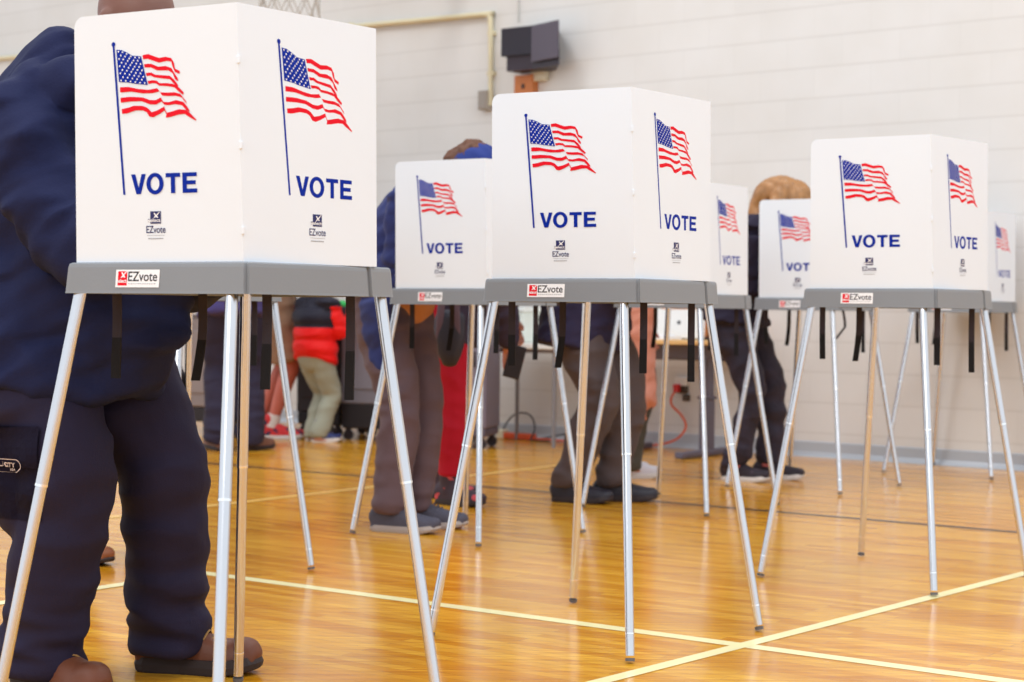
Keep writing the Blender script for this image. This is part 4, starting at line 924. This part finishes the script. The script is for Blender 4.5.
# person in blue top and jeans, standing with their back turned
P2 = person('person in a violet-blue top, dark jeans and brown boots standing far behind the nearest booth', (-1.655, 10.02, .945), 100, 1.78, 0,
    [(-1.735, 9.98, 118), (-1.545, 9.98, 60)], [(-1.85, 10.22, 1.0), (-1.45, 10.22, .98)],
    dict(mat=cloth_mat('violet_blue_shirt', srgb(66, 58, 106)), ease=.03, hem=-.155, sleeve=.02, name='shirt', fold=.009, flare=.01),
    dict(mat=cloth_mat('dark_jeans', srgb(44, 38, 56)), ease=.02, cuff=.080, knee=.078, fold=.009, bunch=1.4),
    dict(mat=mat('brown_leather_far', srgb(116, 76, 60), .6, var=.25, vscale=14), sole=DARKSOLE, L=.27), SK_M, ('short', mat('brown_hair_far', srgb(60, 42, 34), .6, var=.2)), headpitch=10, hunch=5)

# person in shorts
plaid = mat('brown_plaid_cotton', srgb(150, 116, 92), .8, var=.22, vscale=26)
P3 = person('person in brown plaid shorts and red and navy sneakers far behind the nearest booth', (-1.560, 10.98, .925), 12, 1.74, 0,
    [(-1.66, 11.06, 12), (-1.555, 10.90, 0)], [(-1.30, 11.2, 1.05), (-1.30, 10.85, 1.05)],
    dict(mat=cloth_mat('dark_navy_tee', srgb(36, 34, 58)), ease=.025, hem=-.02, sleeve=.012, name='shirt', fold=.008),
    dict(mat=plaid, ease=.032, knee=.085, end=1.0 - .06, fold=.008, name='shorts'),
    dict(mat=[mat('red_sneaker', srgb(206, 44, 48), .7, var=.15), mat('navy_sneaker', srgb(44, 40, 74), .7, var=.1)], sole=WHITESOLE, L=.30, sock=mat('white_sock', srgb(220, 210, 206), .85, var=.05)), SK_R, ('short', mat('hair_far', srgb(80, 56, 40), .6, var=.2)), headpitch=10, hunch=6)

# child in red and black puffer jacket
RED = cloth_mat('red_puffer', srgb(232, 22, 20), rough=.55, bump=.15); BLK = cloth_mat('black_puffer', srgb(36, 34, 48), rough=.6, bump=.15)
P4 = person('child in a red and black puffer jacket and pale green trousers facing the ballot box', (-1.255, 10.70, .57), 52, 1.10, 0,
    [(-1.270, 10.78, 20), (-1.215, 10.66, 4)], [(-1.14, 10.82, .84), (-1.045, 10.74, .84)],
    dict(mat=[RED, BLK], ease=.05, hem=-.05, sleeve=.024, name='puffer_jacket', fold=.004, quilt=34, collar=True, voxel=.012,
         paint=lambda c: 1 if (c.z > .725 and abs(c.y) < .165 and c.x < .12) or c.z > .86 else 0),
    dict(mat=cloth_mat('pale_green_sweats', srgb(158, 158, 140)), ease=.022, cuff=.086, knee=.078, fold=.005, bunch=1.2),
    dict(mat=[mat('blue_kid_sneaker', srgb(36, 48, 106), .6, var=.1), mat('green_kid_sneaker', srgb(40, 150, 96), .6, var=.1)], sole=WHITESOLE, L=.30), SK_L, ('short', mat('child_hair', srgb(90, 60, 40), .6, var=.2)), headpitch=6, hunch=2, g=.95)
t = empty('toy', (-1.075, 10.66, .865)); tag(t, 'small bright green and black toy held up by the child', 'toy')
bm = bmesh.new(); ell(bm, (0, 0, .01), (.030, .030, .028)); obj('toy_top', bm, mat('bright_green', srgb(40, 170, 80), .4, var=.1), t)
bm = bmesh.new(); tube(bm, [((0, 0, -.07), .018, .018), ((0, 0, -.01), .030, .030)], seg=14); obj('toy_handle', bm, M['black_plastic'], t)

# person at the booth hidden behind the nearest one: only the shoe tips show
P0 = person('person hidden behind the large bald person, only brown shoe tips showing', (-1.33, 5.78, .89), -36, 1.68, 15,
    [(-1.225, 5.70, -14), (-1.465, 5.52, -30)], [(-.95, 5.62, .98), (-1.06, 5.45, .97)],
    dict(mat=cloth_mat('grey_jacket', srgb(78, 78, 88)), ease=.03, hem=-.02, sleeve=.02, name='jacket', fold=.01),
    dict(mat=cloth_mat('black_trousers', srgb(38, 36, 44)), ease=.02, cuff=.072, knee=.074, fold=.01),
    dict(mat=mat('brown_leather_shoe', srgb(136, 78, 44), .5, var=.2), sole=DARKSOLE, L=.29), SK_M, ('short', mat('hair_hidden', srgb(70, 50, 40), .6, var=.2)), headpitch=24, hunch=16)

# ------------------------------------------------------------------ light
w = bpy.data.worlds.new('World'); scene.world = w; w.use_nodes = True
bg = w.node_tree.nodes['Background']; bg.inputs['Color'].default_value = (.90, .97, 1.05, 1); bg.inputs['Strength'].default_value = .98
def area(name, loc, rot, sx, sy, power, col=(1, 1, 1)):
    l = bpy.data.lights.new(name, 'AREA'); l.shape = 'RECTANGLE'; l.size = sx; l.size_y = sy; l.energy = power; l.color = col
    o = bpy.data.objects.new(name, l); C.objects.link(o); o.location = loc; o.rotation_euler = rot; return o
for i, (x, y) in enumerate(((-3, 3), (2.5, 1), (-2, 8), (3.2, 5.2))):
    area('gym_lamp', (x, y, 6.5), (0, 0, WANG), 1.2, 1.2, 90)
area('gym_lamp', (-3.5, -2.5, 4.5), (R(62), 0, R(-42)), 4, 2.5, 110)

# ------------------------------------------------------------------ camera
cam = bpy.data.cameras.new('camera'); cam.sensor_width = 36; cam.lens = 1683.306 * 36 / 1024; cam.clip_start = .05
cam.dof.use_dof = True; cam.dof.focus_distance = 3.75; cam.dof.aperture_fstop = 5.0
co = bpy.data.objects.new('camera', cam); C.objects.link(co)
co.location = (0, 0, .82986)
co.rotation_euler = (Matrix.Rotation(math.pi / 2 - .0164577, 3, 'X') @ Matrix.Rotation(.0103496, 3, 'Z')).to_euler()
scene.camera = co
vs = scene.view_settings; vs.view_transform = 'Standard'; vs.look = 'None'; vs.gamma = 1; vs.exposure = .22; vs.use_curve_mapping = False
